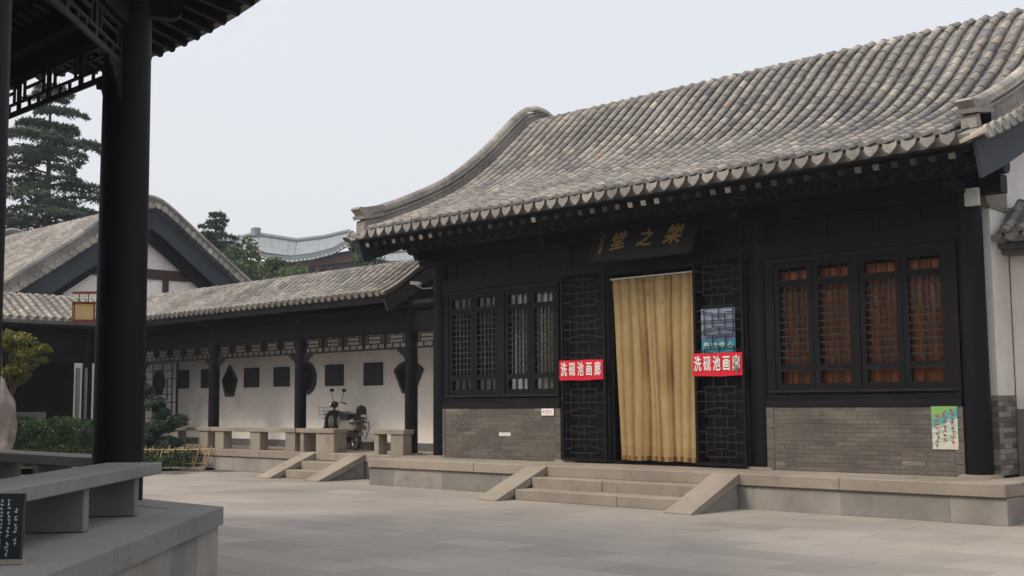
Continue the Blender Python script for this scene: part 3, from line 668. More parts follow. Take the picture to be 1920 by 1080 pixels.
# door curtain
ct = thing('door_curtain', 'stained beige padded curtain hanging in the hall doorway', 'curtain', (5.75, -.09, .6))
random.seed(11)
NX, NZ = 120, 40; v = []; tt = []
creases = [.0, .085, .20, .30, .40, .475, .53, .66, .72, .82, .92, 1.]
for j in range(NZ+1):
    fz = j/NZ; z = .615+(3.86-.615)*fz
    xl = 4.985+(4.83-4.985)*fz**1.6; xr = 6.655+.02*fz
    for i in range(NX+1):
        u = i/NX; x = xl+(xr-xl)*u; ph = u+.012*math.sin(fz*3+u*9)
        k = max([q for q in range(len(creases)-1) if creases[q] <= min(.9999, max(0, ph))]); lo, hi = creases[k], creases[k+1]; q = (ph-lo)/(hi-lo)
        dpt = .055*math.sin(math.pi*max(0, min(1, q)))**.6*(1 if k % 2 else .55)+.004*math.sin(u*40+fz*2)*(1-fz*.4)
        v.append((x+.006*math.sin(fz*9+u*14)*(1-fz), -.09-dpt*(.75-.2*fz)-.008*math.sin(u*8+fz*5), z+(1-fz)*.008*math.sin(u*17+1))); tt.append(.12+.68*math.sin(math.pi*max(0, min(1, q)))**.45-(.22 if k in (3, 7) else 0)+(.10 if k in (2, 6, 9) else 0)-(.18 if fz > .97 else 0)-.35*max(0, 1-((u-.63)/.13)**2-((fz-.47)/.17)**2)-.25*max(0, 1-((u-.36)/.06)**2-((fz-.55)/.2)**2)+random.uniform(-.03, .03))  # tint darkens into the creases as painted fold shading, besides rust and stains
m = MB()
for j in range(NZ):
    for i in range(NX):
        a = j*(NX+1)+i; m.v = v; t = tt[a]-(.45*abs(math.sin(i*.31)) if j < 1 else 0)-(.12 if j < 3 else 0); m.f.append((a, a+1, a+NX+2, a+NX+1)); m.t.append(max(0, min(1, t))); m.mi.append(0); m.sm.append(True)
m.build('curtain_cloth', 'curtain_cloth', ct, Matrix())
m = MB(); m.tube([(4.80, -.10, 3.885), (6.70, -.10, 3.885)], .014, 8, .5); m.build('curtain_rod', 'white_metal', ct)
for i in range(9):
    m = MB(); x = 4.87+i*.22; m.tube([(x+.022*math.cos(a), -.10, 3.875+.022*math.sin(a)) for a in [k*.785 for k in range(9)]], .004, 5, .5); m.build('curtain_ring', 'white_metal', ct)
# poster
po = thing('poster', 'green, blue and white poster with red writing pasted low beside the right-hand column', 'poster', (10.97, -.07, .93))
m = MB(); m.box(10.78, 11.17, -.067, -.062, .925, 1.56); m.build('sheet', 'poster_art', po)
m = MB(); random.seed(3)
for c in range(3):
    for r in range(8 if c != 1 else 7):
        cx = 11.09-c*.115; cz = 1.49-c*.035-r*.064
        for q in range(5):
            a, b = random.uniform(-.026, .026), random.uniform(-.022, .022)
            if q % 2: m.box(cx+a-.018, cx+a+.018, -.0705, -.0685-.0001*q, cz+b-.005, cz+b+.005)
            else: m.box(cx+a-.005, cx+a+.005, -.0705, -.0690-.0001*q, cz+b-.016, cz+b+.016)
m.build('red_writing', 'red_print', po)
# small plate
sp_ = thing('door_plate', 'small white plate with red marks at the top right of the left brick sill wall', 'plate', (3.19, -.07, 1.41))
m = MB(); m.box(3.03, 3.345, -.075, -.060, 1.405, 1.535); m.build('plate', 'white_print', sp_)
m = MB(); m.ball((3.085, -.076, 1.475), .018, .5, sz=(1, .15, 1))
for k in range(4):
    x = 3.13+k*.045
    m.box(x, x+.03, -.0775, -.0755, 1.49, 1.496); m.box(x+.012, x+.018, -.0778, -.0756, 1.465, 1.505); m.box(x, x+.032, -.0776, -.0757, 1.468, 1.474)
m.box(3.13, 3.30, -.077, -.0755, 1.435, 1.441); m.build('red_marks', 'red_print', sp_)
vt = MB(); vt.box(1.87, 2.19, -.060, -.0525, 1.0, 1.07, .6); o = vt.build('wall_vent', 'white_metal', None); tag(o, 'thin pale slot-like vent plate in the middle of the left brick sill wall', 'vent')
# switch box and camera
o = MB().box(11.47, 11.66, -.20, -.10, 4.43, 4.68, .5).build('junction_box', 'white_metal'); tag(o, 'small cream metal box fixed near the top of the right-hand column', 'junction box')
sc_ = thing('security_camera', 'small white security camera under the left end of the hall eave', 'camera', (-.35, -.2, 4.2))
m = MB(); m.tube([(-.52, -.28, 4.22), (-.28, -.22, 4.19)], .04, 10); m.build('camera_body', 'white_metal', sc_)
m = MB(); m.tube([(-.40, -.24, 4.16), (-.40, -.05, 4.10), (-.15, .0, 4.10)], .013, 6); m.build('bracket', 'white_metal', sc_)
# ============================================================ COURTYARD WALL ON THE RIGHT
cw = thing('courtyard_wall', 'white plastered wall with a small tiled coping joining the right end of the hall', 'wall', (14, 1.2, 0))
m = MB(); m.box(11.61, 17, 1.02, 1.30, 1.5, 4.0, .7); m.build('plaster_face', 'plaster', cw)
m = MB(); m.box(11.61, 17, 1.0, 1.32, 0, 1.498, 1); m.build('base_course', 'mortar', cw)
DC = dense([(-.68, 4.02), (-.3, 4.25), (0, 4.52), (.12, 4.56), (.24, 4.52), (.54, 4.25), (.9, 4.02)])
Fc = frame((0, 1.1, 0), (1, 0, 0), (0, 1, 0)); m = MB(); deck(m, Fc, DC, 11.62, 17, .08, n=16, t=.3); cp = m.build('coping', 'roof_tile', cw, Matrix())
tile_roof(cp, Fc, DC, 11.6, 14.2, .25, .22, .07, 0, None, budget=60, eave='drip', drop=.13)
m = MB(); m.box(11.62, 17, .60, 1.0, 3.86, 3.93, .4); m.box(11.62, 17, .72, 1.0, 3.78, 3.857, .5); m.build('coping_moulding', 'skirting', cw)

# ============================================================ COVERED GALLERY (left of the hall)
gal = thing('covered_gallery', 'low covered gallery with dark posts, tiled roof and white wall left of the hall', 'gallery', (-7, 1, 0))
plg = MB(); plg.box(-16.5, -.66, -.06, 2.4, 0, .50, .4); plg = plg.build('platform', 'granite_face', gal)
courses(plg, -13.5, -.67, -.11, [2.4, 2.6, 2.2], [1.5, 1.7, 1.3], proud=.04)
x = -14.5; m = MB()
while x < -.7:
    for r in range(3): m.box(x+.003, x+.79, .395+r*.5, .89+r*.5, .45, PZ-.004, random.random())
    x += .8
m.build('floor_slab', 'granite', plg, Matrix())
stg = MB(); stg.box(-4.02, -2.76, -.95, -.12, -.02, .02, .4); stg = stg.build('stone_stair', 'granite_face', gal)
block('step', -4.03, -2.75, -.535, -.115, .0, .36, 'granite', stg, .012, t=.5); block('step', -4.03, -2.75, -.965, -.54, 0, .18, 'granite', stg, .012, t=.6)
ramp(stg, -4.54, -4.04, -.115, -1.39); ramp(stg, -2.74, -2.23, -.115, -1.39)
YC = .42; GX = (-13.1, -9.23, -5.38, -1.30)
for x in GX: column(gal, x, YC, PZ, 3.75, .145)
m = MB(); m.box(-15.2, -.12, YC-.06, YC+.06, 3.24, 3.52, .4); m.build('tie_beam', 'dark_wood', gal)
m = MB(); m.box(-15.2, -.12, YC-.03, YC+.03, 3.525, 3.70, .25); m.build('infill_board', 'dark_wood', gal)
m = MB(); m.tube([(-15.2, YC, 3.82), (-.2, YC, 3.82)], .12, 10, .5); m.build('eave_purlin', 'dark_wood', gal)
for x in GX:
    m = MB(); m.box(x-.06, x+.06, YC+.06, 1.9, 3.45, 3.65, .4); m.build('cross_beam', 'dark_wood', gal)
def hanging_lattice(parent, x0, x1, z0, z1, y, n, axis='x'):
    l = MB(); b = .022; W_ = (x1-x0)/n
    def H(a, c, z): l.box(a, c, y-.014, y+.014, z-b/2, z+b/2, .7)
    def Vv(x, za, zb): l.box(x-b/2, x+b/2, y-.012, y+.012, za, zb, .6)
    l.box(x0, x1, y-.025, y+.025, z0-.03, z0+.012, .6); l.box(x0, x1, y-.02, y+.02, z1-.015, z1+.03, .6)
    h = z1-z0
    for k in range(n):
        a = x0+k*W_; Vv(a+W_*.03, z0, z1); Vv(a+W_*.97, z0, z1)
        ra, rb = a+W_*.2, a+W_*.8; zb_ = z0+h*.34
        Vv(ra, zb_, z1-h*.12); Vv(rb, zb_, z1-h*.12); H(ra, rb, z1-h*.12); H(a+W_*.03, a+W_*.97, zb_); H(ra, rb, (zb_+z1-h*.12)/2)
        Vv(a+W_*.33, z0, zb_); Vv(a+W_*.67, z0, zb_); Vv(a+W_*.5, z1-h*.12, z1); Vv(a+W_*.11, zb_, z1); Vv(a+W_*.89, zb_, z1)
    return l.build('hanging_lattice', 'dark_wood', parent)
for i in range(3):
    a, b = GX[i]+.125, GX[i+1]-.125; hanging_lattice(gal, a, b, 2.90, 3.235, YC, 5)
    for x, s in ((a, 1), (b, -1)):
        m = MB(); q = [(0, 2.868), (.34, 2.868), (.33, 2.82), (.25, 2.80), (.22, 2.745), (.14, 2.73), (.11, 2.66), (.04, 2.63), (0, 2.57)]
        m.prism([(x+s*p, z) for p, z in q], YC-.02, YC+.02, 'xz', .6); m.build('carved_bracket', 'dark_wood', gal)
hanging_lattice(gal, -1.175, -.30, 2.90, 3.235, YC, 1)
# lattice partition at the far left bay
l = MB()
for k in range(8): l.box(-12.95+k*.26, -12.928+k*.26, YC-.012, YC+.012, 1.05, 2.86, .6) if k % 2 == 0 else l.box(-12.95+k*.26, -12.928+k*.26, YC-.012, YC+.012, 1.2+.3*(k % 3), 2.0+.2*(k % 3), .6)
for k in range(9): l.box(-12.95+(.26 if k % 2 else 0), -11.11-(.26 if k % 3 else 0), YC-.014, YC+.014, 1.07+k*.22, 1.092+k*.22, .6)
l.box(-11.14, -11.08, YC-.02, YC+.02, PZ, 2.86, .6); l.build('lattice_screen', 'dark_wood', gal)
# back wall with plaques and shaped openings
WY = 1.9
gw = MB(); gw.box(-15.5, -.12, WY, WY+.22, .72, 3.55, .7); gwall = gw.build('white_wall', 'plaster', gal)
m = MB(); m.box(-15.5, -.12, WY-.025, WY+.22, PZ-.02, .718, .5); m.build('wall_skirting', 'skirting', gal)
m = MB(); m.box(-15.5, -.12, WY+.02, WY+.2, 3.552, 3.8, .4); m.build('wall_beam', 'dark_wood', gal)
for (x0, x1, z0, z1) in ((-4.76, -4.02, 2.11, 2.67), (-6.33, -5.57, 2.12, 2.67), (-8.62, -7.89, 2.14, 2.67), (-10.04, -9.31, 2.14, 2.68), (-12.27, -11.62, 2.15, 2.70), (-13.62, -12.95, 2.16, 2.71)):
    p = block('slate_plaque', x0, x1, WY-.03, WY-.002, z0, z1, 'slate', gwall, .004, t=.5)
    e = MB(); e.box(x0+.05, x1-.05, WY-.036, WY-.031, z0+.05, z1-.05, .8)
    for r in range(9): e.box(x0+.08+r*(x1-x0-.18)/9, x0+.082+r*(x1-x0-.18)/9, WY-.038, WY-.0365, z0+.08, z1-.08, 0)
    e.build('engraved_face', 'slate', p)
def opening(poly, c, inner=.78):
    o = [(c[0]+(x-c[0]), c[1]+(z-c[1])) for x, z in poly]; i = [(c[0]+(x-c[0])*inner, c[1]+(z-c[1])*inner) for x, z in poly]; n = len(o); m = MB()
    m.add([(x, WY-.05, z) for x, z in o]+[(x, WY-.05, z) for x, z in i]+[(x, WY-.001, z) for x, z in o]+[(x, WY-.006, z) for x, z in i],
          [(k, (k+1) % n, n+(k+1) % n, n+k) for k in range(n)]+[(k, 2*n+k, 2*n+(k+1) % n, (k+1) % n) for k in range(n)]+[(n+k, n+(k+1) % n, 3*n+(k+1) % n, 3*n+k) for k in range(n)], .9)
    f = m.build('shaped_window', 'slate', gwall); g = MB(); g.add([(x, WY-.006, z) for x, z in i], [tuple(range(n))[::-1]], .3); g.build('dark_pane', 'dark_wood', f)
    b = MB(); xs = [p[0] for p in i]; zs = [p[1] for p in i]
    for k in range(1, 4): xx = min(xs)+(max(xs)-min(xs))*k/4; b.box(xx-.01, xx+.01, WY-.03, WY-.012, min(zs)+.12, max(zs)-.16, .8)
    b.build('window_bar', 'slate', f)
opening([(-7.13+.43*math.cos(a*math.pi/14), 2.34+.43*math.sin(a*math.pi/14)) for a in range(28)], (-7.13, 2.34))
opening([(-10.75, 2.80), (-11.13, 2.36), (-10.95, 1.90), (-10.55, 1.90), (-10.37, 2.37)], (-10.75, 2.33))
fan = [(-3.06+.72*math.sin(a), 1.98+.70*math.cos(a)) for a in [(-47+k*94/10)*math.pi/180 for k in range(11)]]+[(-2.85, 1.90), (-3.27, 1.90)]
opening(fan[::-1], (-3.06, 2.25))
opening([(-14.65+.36*math.cos(a*math.pi/3), 2.36+.44*math.sin(a*math.pi/3)) for a in range(6)], (-14.65, 2.36))
# roof
gp = [(-.34, 4.03), (0, 4.20), (.4, 4.45), (.75, 4.70), (.98, 4.83), (1.16, 4.86), (1.34, 4.83), (1.57, 4.70), (1.92, 4.45), (2.32, 4.20), (2.66, 4.03)]
DG = dense(gp); m = MB(); deck(m, Fh, DG, -15.6, -1.42, .09, .10, n=30, t=.05); groof = m.build('roof', 'roof_tile', gal, Matrix())
hg = DG[1][-1]/2
grow = tile_roof(groof, Fh, DG, -15.4, -1.40, .245, .22, .064, 0, hg+.7, budget=260, eave='plain', cap=True)
m = MB(); 
for a in (-1.39,): sweep(m, Fh, DG, a, [(-.06, .0), (-.06, .06), (.05, .06), (.05, 0)], 0, DG[1][-1], 24, .7)
m.build('verge_tile', 'roof_tile', groof, Matrix())
m = MB(); DGb = dense([(p[0], p[1]-.11) for p in gp]); sweep(m, Fh, DGb, -1.36, [(-.02, 0), (-.02, -.28), (.02, -.28), (.02, 0)], 0, DGb[1][-1], 24, .4); m.build('barge_board', 'rafter_end', groof, Matrix())
m = MB(); m.prism([(.36, 3.5), (1.95, 3.5), (1.95, 4.35), (1.16, 4.74), (.36, 4.3)], -1.52, -1.46, 'yz', .3); m.build('gable_board', 'dark_wood', groof)
m = MB(); m.box(-13.9, -1.42, -.30, -.27, 3.86, 3.99, .3); m.build('eave_board', 'dark_wood', groof)
k = 0; x = -13.6
while x < -1.5:
    m = MB(); m.bar((x, YC+.1, 4.30), (x, -.27, 3.93), .06, .06, .15); m.build('rafter', 'dark_wood', groof); x += .245
m = MB(); m.box(-15.4, -1.45, .5, 1.85, 4.36, 4.40, .2); m.build('ceiling_board', 'dark_wood', groof)

# --- stone benches along the gallery
def bench(x0, x1, supports, label, y0=-.02, y1=.28, zt=1.085):
    b = thing('stone_bench', label, 'bench', ((x0+x1)/2, .13, PZ), 'stone benches along the gallery')
    block('seat', x0, x1, y0, y1, zt-.10, zt, 'granite', b, .008, t=.5)
    for a, c in supports: block('leg', a, c, y0+.03, y1-.02, PZ, zt-.102, 'granite', b, .008, t=.55)
bench(-10.9, -8.72, ((-10.72, -10.32), (-9.28, -8.85)), 'stone bench furthest left along the gallery, behind the bamboo fence')
bench(-8.68, -4.99, ((-8.5, -8.1), (-6.92, -6.48), (-5.42, -5.02)), 'long three-legged stone bench between two gallery posts, left of the scooter')
bench(-4.95, -3.50, ((-4.82, -4.68), (-4.2, -3.52)), 'short stone bench directly in front of the scooter, left of the gallery steps', -.02, .40)
bench(-2.20, -1.05, ((-2.08, -1.92), (-1.52, -1.10)), 'short stone bench right of the gallery steps, against the last post')

# ============================================================ SIDE GALLERY (turns toward the viewer at far left)
sg = thing('side_gallery', 'dark side gallery with tiled roof behind the hedge at the far left', 'gallery', (-15.3, -5, 0))
Fs = frame((0, 0, 0), (0, 1, 0), (-1, 0, 0))
sp2 = [(13.85, 4.05), (14.2, 4.20), (14.6, 4.43), (15.0, 4.66), (15.3, 4.80), (15.5, 4.84), (15.7, 4.80), (16.0, 4.66), (16.4, 4.43), (16.8, 4.2), (17.15, 4.05)]
DS = dense(sp2); m = MB(); deck(m, Fs, DS, -9, 1.9, .10, n=30, t=.3); sroof = m.build('roof', 'roof_tile', sg, Matrix())
tile_roof(sroof, Fs, DS, -8.5, 1.5, .245, .22, .064, 0, DS[1][-1]/2+.6, budget=200, eave='plain', cap=True)
m = MB(); m.box(-13.93, -13.9, -9, -.2, 3.88, 4.0, .3); m.build('eave_board', 'dark_wood', sroof)
y = -8.6
while y < -.4:
    m = MB(); m.bar((-14.5, y, 4.30), (-13.92, y, 3.95), .06, .06, .15); m.build('rafter', 'dark_wood', sroof); y += .245
m = MB(); m.box(-16.7, -13.9, -9, -.1, 0, .5, .4); m.build('platform', 'granite_face', sg)
for y in (-8.6, -5.9, -3.2, -.55): column(sg, -14.45, y, .52, 3.9, .14)
m = MB(); m.box(-14.5, -14.4, -9, 0, 3.2, 3.95, .3); m.box(-14.47, -14.43, -9, 0, 2.9, 3.2, .2); m.build('tie_beam', 'dark_wood', sg)
m = MB(); m.box(-16.6, -16.4, -9, 0, .5, 3.9, .9); m.build('dark_back_wall', 'dark_wood', sg)
m = MB(); m.box(-14.2, -14.1, -1.02, -.93, .5, 2.75, .9); m.build('white_jamb', 'granite', sg)  # white jambs coloured granite grey for the shade they stand in
m = MB(); m.box(-14.2, -14.1, -.76, -.71, .5, 2.75, .9); m.build('white_jamb', 'granite', sg)
m = MB(); m.box(-15.4, -15.2, -3.0, -1.4, .5, 1.5, .6); m.build('low_wall', 'rock', sg)
for y in (-2.9, -2.2, -1.5):
    m = MB(); m.box(-15.25, -15.2, y-.03, y+.03, 1.5, 3.2, .4); m.build('window_post', 'dark_wood', sg)

# ============================================================ GABLED HALL BEHIND
gh = thing('gabled_hall', 'grey tiled hall with a blue barge board and white gable rising behind the gallery', 'building', (-22, 3.2, 0))
_hd = [(4.9, 5.05), (3.5, 6.02), (2.5, 6.73), (1.5, 7.46), (.8, 7.97), (.42, 8.22), (.18, 8.33)]; hp = [(3.15-d, z) for d, z in _hd]+[(3.15, 8.36)]+[(3.15+d, z) for d, z in _hd[::-1]]
DH = dense(hp); m = MB(); deck(m, Fh, DH, -28.4, -17.6, .15, n=40, t=.3); hroof = m.build('roof', 'roof_tile', gh, Matrix())
tile_roof(hroof, Fh, DH, -28.2, -17.9, .27, .24, .08, 0, DH[1][-1]/2+.8, budget=200, eave='drip')
rake_ridge(hroof, Fh, DH, -17.72, .1, DH[1][-1]-.1, .40, .24); rake_ridge(hroof, Fh, DH, -28.3, .1, DH[1][-1]-.1, .40, .24)
rake_drips(hroof, Fh, DH, -17.36, 1, .1, DH[1][-1]-.1, .27, .085)
DHb = dense([(p[0], p[1]-.16) for p in hp])
m = MB(); sweep(m, Fh, DHb, -17.60, [(-.03, 0), (-.03, -.62), (.03, -.62), (.03, 0)], .05, DHb[1][-1]-.05, 60, .6); m.build('barge_board', 'barge_blue', hroof, Matrix())
m = MB(); m.prism([(-.9, 0), (7.2, 0), (7.2, 5.2), (6.6, 5.6), (5, 6.75), (4, 7.45), (3.15, 8.0), (2.3, 7.45), (1.3, 6.75), (-.3, 5.6), (-.9, 5.2)], -18.5, -18.2, 'yz', .8); m.build('white_gable_wall', 'plaster', gh)
m = MB(); m.box(-18.2, -18.12, -.6, 6.9, 5.95, 6.28, .5); m.box(-18.2, -18.12, 3.95, 4.15, 4.4, 5.95, .7); m.box(-18.2, -18.12, 2.1, 2.3, 4.4, 5.95, .7); m.box(-18.2, -18.12, .2, .4, 4.4, 5.95, .7); m.build('timber_frame', 'brown_wood', gh)
DHc = dense([(p[0], p[1]-.82) for p in hp]); m = MB(); sweep(m, Fh, DHc, -18.0, [(-.12, .05), (-.12, -.33), (.12, -.33), (.12, .05)], .9, DHc[1][-1]-.9, 40, .4); m.build('rake_timber', 'dark_wood', gh, Matrix())
m = MB(); m.box(-28, -18.5, -.9, 7.2, 0, 5.1, .3); m.build('body_wall', 'plaster', gh)

# ============================================================ FAR PALACE-LIKE HALL
def far_roof(name, ridge, eave, th=.5, parent=None, n=8):
    """sheet roof lofted between a ridge line and an eave line, with a concave slope and real thickness"""
    def samp(L, t):
        k = t*(len(L)-1); i = min(int(k), len(L)-2); return Vector(L[i]).lerp(Vector(L[i+1]), k-i)
    NU = 24; v = []
    for i in range(NU+1):
        a, b = samp(ridge, i/NU), samp(eave, i/NU)
        for j in range(n+1):
            t = j/n; p = a.lerp(b, t); p.z -= .28*(a.z-b.z)*math.sin(math.pi*t)*.9; v.append(tuple(p))
    m = MB(); f = [(i*(n+1)+j, i*(n+1)+j+1, (i+1)*(n+1)+j+1, (i+1)*(n+1)+j) for i in range(NU) for j in range(n)]
    m.add(v, f, .5, 0, None, True); k = len(v); m.add([(x, y, z-th) for x, y, z in v], [q[::-1] for q in f], .2)
    rim = [i*(n+1)+n for i in range(NU+1)]
    m.v += []; base = len(m.v)
    m.add([v[i] for i in rim]+[(v[i][0], v[i][1], v[i][2]-th) for i in rim], [(i, i+1, NU+2+i, NU+1+i) for i in range(NU)], .2)
    r = m.build(name, 'blue_tile', parent, Matrix())
    g = MB()          # ribs of tile rows
    for i in range(0, NU*3+1):
        a, b = samp(ridge, i/(NU*3)), samp(eave, i/(NU*3)); pts = []
        for j in range(7):
            t = j/6; p = a.lerp(b, t); p.z -= .28*(a.z-b.z)*math.sin(math.pi*t)*.9+.03; pts.append(p)
        g.tube(pts, .08, 4, random.uniform(.2, 1), 0, False)
    g.build('tile_row', 'blue_tile', r, Matrix(), kind='stuff')
    g = MB(); pts = [samp(ridge, i/16)+Vector((0, 0, .12)) for i in range(17)]; g.tube(pts, .22, 6, 0); g.build('ridge', 'blue_tile', r, Matrix())
    L = sum((Vector(eave[i+1])-Vector(eave[i])).length for i in range(len(eave)-1)); nd = int(L/.33)
    g = MB(); w_ = MB()
    for i in range(nd):
        p = samp(eave, (i+.5)/nd); w_.ball((p.x+.1, p.y-.1, p.z-th*.9), .075, .9, n=6)
    w_.build('rafter_end', 'white_print', r, Matrix(), kind='stuff')
    return r
fh = thing('far_hall', 'hazy blue-grey palace hall with curved roofs far behind the gallery roof', 'building', (-60, 41, 0))
far_roof('roof', [(-68.5, 37.8, 15.3), (-65.65, 39.64, 15.9), (-63.19, 42.07, 15.35)], [(-60.9, 36.0, 14.1), (-60.1, 36.9, 13.65), (-58.73, 38.24, 13.41)], parent=fh)
far_roof('roof', [(-63.19, 42.07, 15.35), (-61.5, 43.6, 15.6), (-59.88, 45.12, 16.1)], [(-58.73, 38.24, 13.41), (-57.49, 39.4, 13.6), (-56.25, 40.54, 14.02), (-55.2, 41.43, 14.81)], parent=fh)
far_roof('roof', [(-72, 34.5, 14.9), (-68.14, 37.36, 15.2), (-66.3, 39.2, 15.5)], [(-66.5, 31.5, 12.5), (-62.8, 34.36, 13.2), (-60.95, 36.0, 14.0)], parent=fh)
m = MB(); m.add([(-70, 33, 0), (-59.9, 38.6, 0), (-54.6, 43.8, 0), (-62, 50, 0), (-74, 40, 0), (-70, 33, 13.2), (-59.9, 38.6, 13.2), (-54.6, 43.8, 14.3), (-62, 50, 14), (-74, 40, 13)], [(0, 1, 6, 5), (1, 2, 7, 6), (2, 3, 8, 7), (3, 4, 9, 8), (4, 0, 5, 9), (5, 6, 7, 8, 9)], .5); m.build('wall', 'far_wall', fh, Matrix())
m = MB(); m.bar((-60.6, 37.6, 12.55), (-55.0, 43.0, 13.4), .3, .5, .5); m.bar((-60.6, 37.4, 10.2), (-55.0, 42.8, 10.8), .3, .3, .5)
for k in range(9): p = Vector((-60.6, 37.5, 0)).lerp(Vector((-55.0, 42.9, 0)), k/8); m.tube([(p.x, p.y, 0), (p.x, p.y, 12.6)], .22, 6)
m.build('far_column_row', 'far_red', fh, Matrix(), kind='stuff')
m = MB(); m.box(-65.95, -65.35, 39.3, 39.9, 15.8, 16.55, .1); m.build('ridge_ornament', 'blue_tile', fh)
fe = thing('far_pavilion', 'sliver of a blue-grey curved roof seen between the hall eave and the gallery ridge', 'building', (-42, 35, 0))
far_roof('roof', [(-47.33, 36.78, 12.36), (-45.95, 38.1, 12.42), (-44.28, 39.68, 12.59)], [(-42.73, 33.02, 11.07), (-41.31, 34.37, 11.13), (-39.9, 35.72, 11.22)], .25, fe)
m = MB(); m.bar((-44.5, 34.5, 5.5), (-40.2, 38.5, 5.5), 2.2, 10.2, .5); m.build('wall', 'far_wall', fe)

# ============================================================ TREES AND PLANTS
def cedar(x, y, h, R, label, n_lvl=26, seed=1, size=.34, base=.08, dens=1.0, group=None, taper=.75, z0=0):
    random.seed(seed); t = thing('cedar_tree', label, 'tree', (x, y, z0), group)
    tr = MB(); tr.tube([(x, y, z0), (x+.1, y, z0+h*.5), (x, y, z0+h*.985)], [h*.018, h*.011, .03], 8); 
    lf = MB()
    for k in range(n_lvl):
        f = base+(1-base)*(k+random.uniform(-.3, .3))/n_lvl; f = min(.985, f); zL = z0+h*f; nb = random.randint(5, 7)
        Lb = R*(1-f)**taper+.25
        a0 = random.uniform(0, 6.28)
        for b in range(nb):
            a = a0+b*6.283/nb+random.uniform(-.35, .35); z = zL+random.uniform(-1, 1)*h/n_lvl*1.4*min(1, 2.2*(1-f)); L = Lb*random.uniform(.45, 1.35); dr = random.uniform(-.02, .16)
            pts = []; m_ = 5
            for i in range(m_+1): u = i/m_; pts.append(Vector((x+math.cos(a)*L*u, y+math.sin(a)*L*u, z+L*(.34*u-(.34+dr)*u*u))))
            tr.tube(pts, [.03+.02*L*(1-i/m_)*.5 for i in range(m_+1)], 4, .4, 0, False)
            nn = int(210*L*dens)+30
            for i in range(nn):
                u = random.uniform(.12, 1.03)**.8; p = Vector((x+math.cos(a)*L*u, y+math.sin(a)*L*u, z+L*(.34*u-(.34+dr)*u*u)))
                sw = L*.36*math.sin(math.pi*min(1, u*.9+.08))*random.uniform(-1, 1)
                p += Vector((-math.sin(a)*sw, math.cos(a)*sw, -abs(sw)*.15+random.gauss(.02, .05)))
                q = min(1, max(0, random.gauss(.5, .25)))
                leaves(lf, [(p, q)], size*random.uniform(.7, 1.3), 4.2, .4, droop=.35)
    tr.build('trunk', 'bark', t, Matrix()); lf.build('crown', 'leaf_cedar', t, Matrix()); return t
def broad(x, y, h, clumps, label, mname='leaf_green', seed=1, n=420, size=.16, trunk=.12, name='broadleaf_tree', cat='tree', group=None, z0=0):
    random.seed(seed); t = thing(name, label, cat, (x, y, z0), group); tr = MB(); top = Vector((x, y, z0+h*.55)); tr.tube([(x, y, z0), (x+.05, y, z0+h*.3), tuple(top)], [trunk, trunk*.7, trunk*.4], 7)
    lf = MB()
    for (cx, cy, cz, r, fl) in clumps:
        tr.tube([tuple(top-Vector((0, 0, h*.15))), (cx*.6+x*.4, cy*.6+y*.4, cz-r*.5), (cx, cy, cz)], [trunk*.4, trunk*.25, trunk*.1], 5)
        for sub in range(7):
            c2, _ = in_ball((cx, cy, cz), r*.62, fl); r2 = r*random.uniform(.3, .55); tone = random.gauss(0, .12)
            for i in range(n//7):
                p, v_ = in_ball(c2, r2, fl*.9); leaves(lf, [(p, min(1, max(0, random.gauss(.5, .2)+tone)))], size, 1.9)
    tr.build('trunk', 'bark', t, Matrix()); lf.build('crown', mname, t, Matrix()); return t
cedar(-38.9, 9.3, 18.3, 8.0, 'big dark layered cedar behind the gabled hall, seen between the pavilion columns', 26, 3, .36, .05, .62)
cedar(-33.4, 15.5, 11.6, 5.2, 'small pointed cedar to the right of the gabled hall roof', 30, 15, .26, .1, .6, taper=.95)
broad(-19.7, 8.2, 8.0, [(-19.7, 8.2, 7.4, .75, 1.1), (-19.5, 8.4, 6.7, .9, 1), (-20.0, 8.0, 6.2, 1.0, 1), (-19.2, 8.9, 6.0, .9, .9), (-19.0, 9.1, 6.9, .5, 1)], 'bright green leafy tree behind the gallery roof, just right of the gable', 'leaf_pale', 5, 560, .15)
broad(-29.9, 16.6, 8.4, [(-30.9, 15.7, 7.6, .9, .7), (-29.9, 16.6, 7.4, 1.0, .7), (-29.1, 17.3, 8.0, .95, .8), (-28.4, 18.1, 7.4, 1.1, .8), (-31.3, 15.1, 7.0, .9, .7)], 'drooping pale green treetop in front of the far hall', 'leaf_pale', 9, 620, .2)
broad(-26.7, 20.0, 9.6, [(-26.9, 19.9, 8.8, .9, .9), (-26.2, 20.5, 8.3, .9, .8), (-27.3, 19.3, 7.9, .9, .8), (-25.5, 21.2, 7.7, 1.0, .8), (-27.0, 19.5, 9.4, .5, 1)], 'mid green treetop under the left corner of the hall eave', 'leaf_green', 10, 620, .2)
o = MB(); o.tube([(-23.95, 11.0, 7.98), (-23.75, 11.25, 8.1), (-23.53, 11.46, 8.15), (-23.5, 11.5, 7.9), (-23.55, 11.5, 7.6)], [.02, .03, .05, .06, .03], 6); o.tube([(-23.6, 11.4, 8.1), (-23.6, 11.45, 7.75), (-23.4, 11.6, 7.45)], [.05, .04, .02], 6); o.tube([(-23.53, 11.46, 0), (-23.5, 11.46, 8.1)], .03, 6, 0); tag(o.build('dead_branch', 'grey_straw', None, Matrix()), 'straw-coloured bare branch leaning beside the bright green tree', 'dead branch')
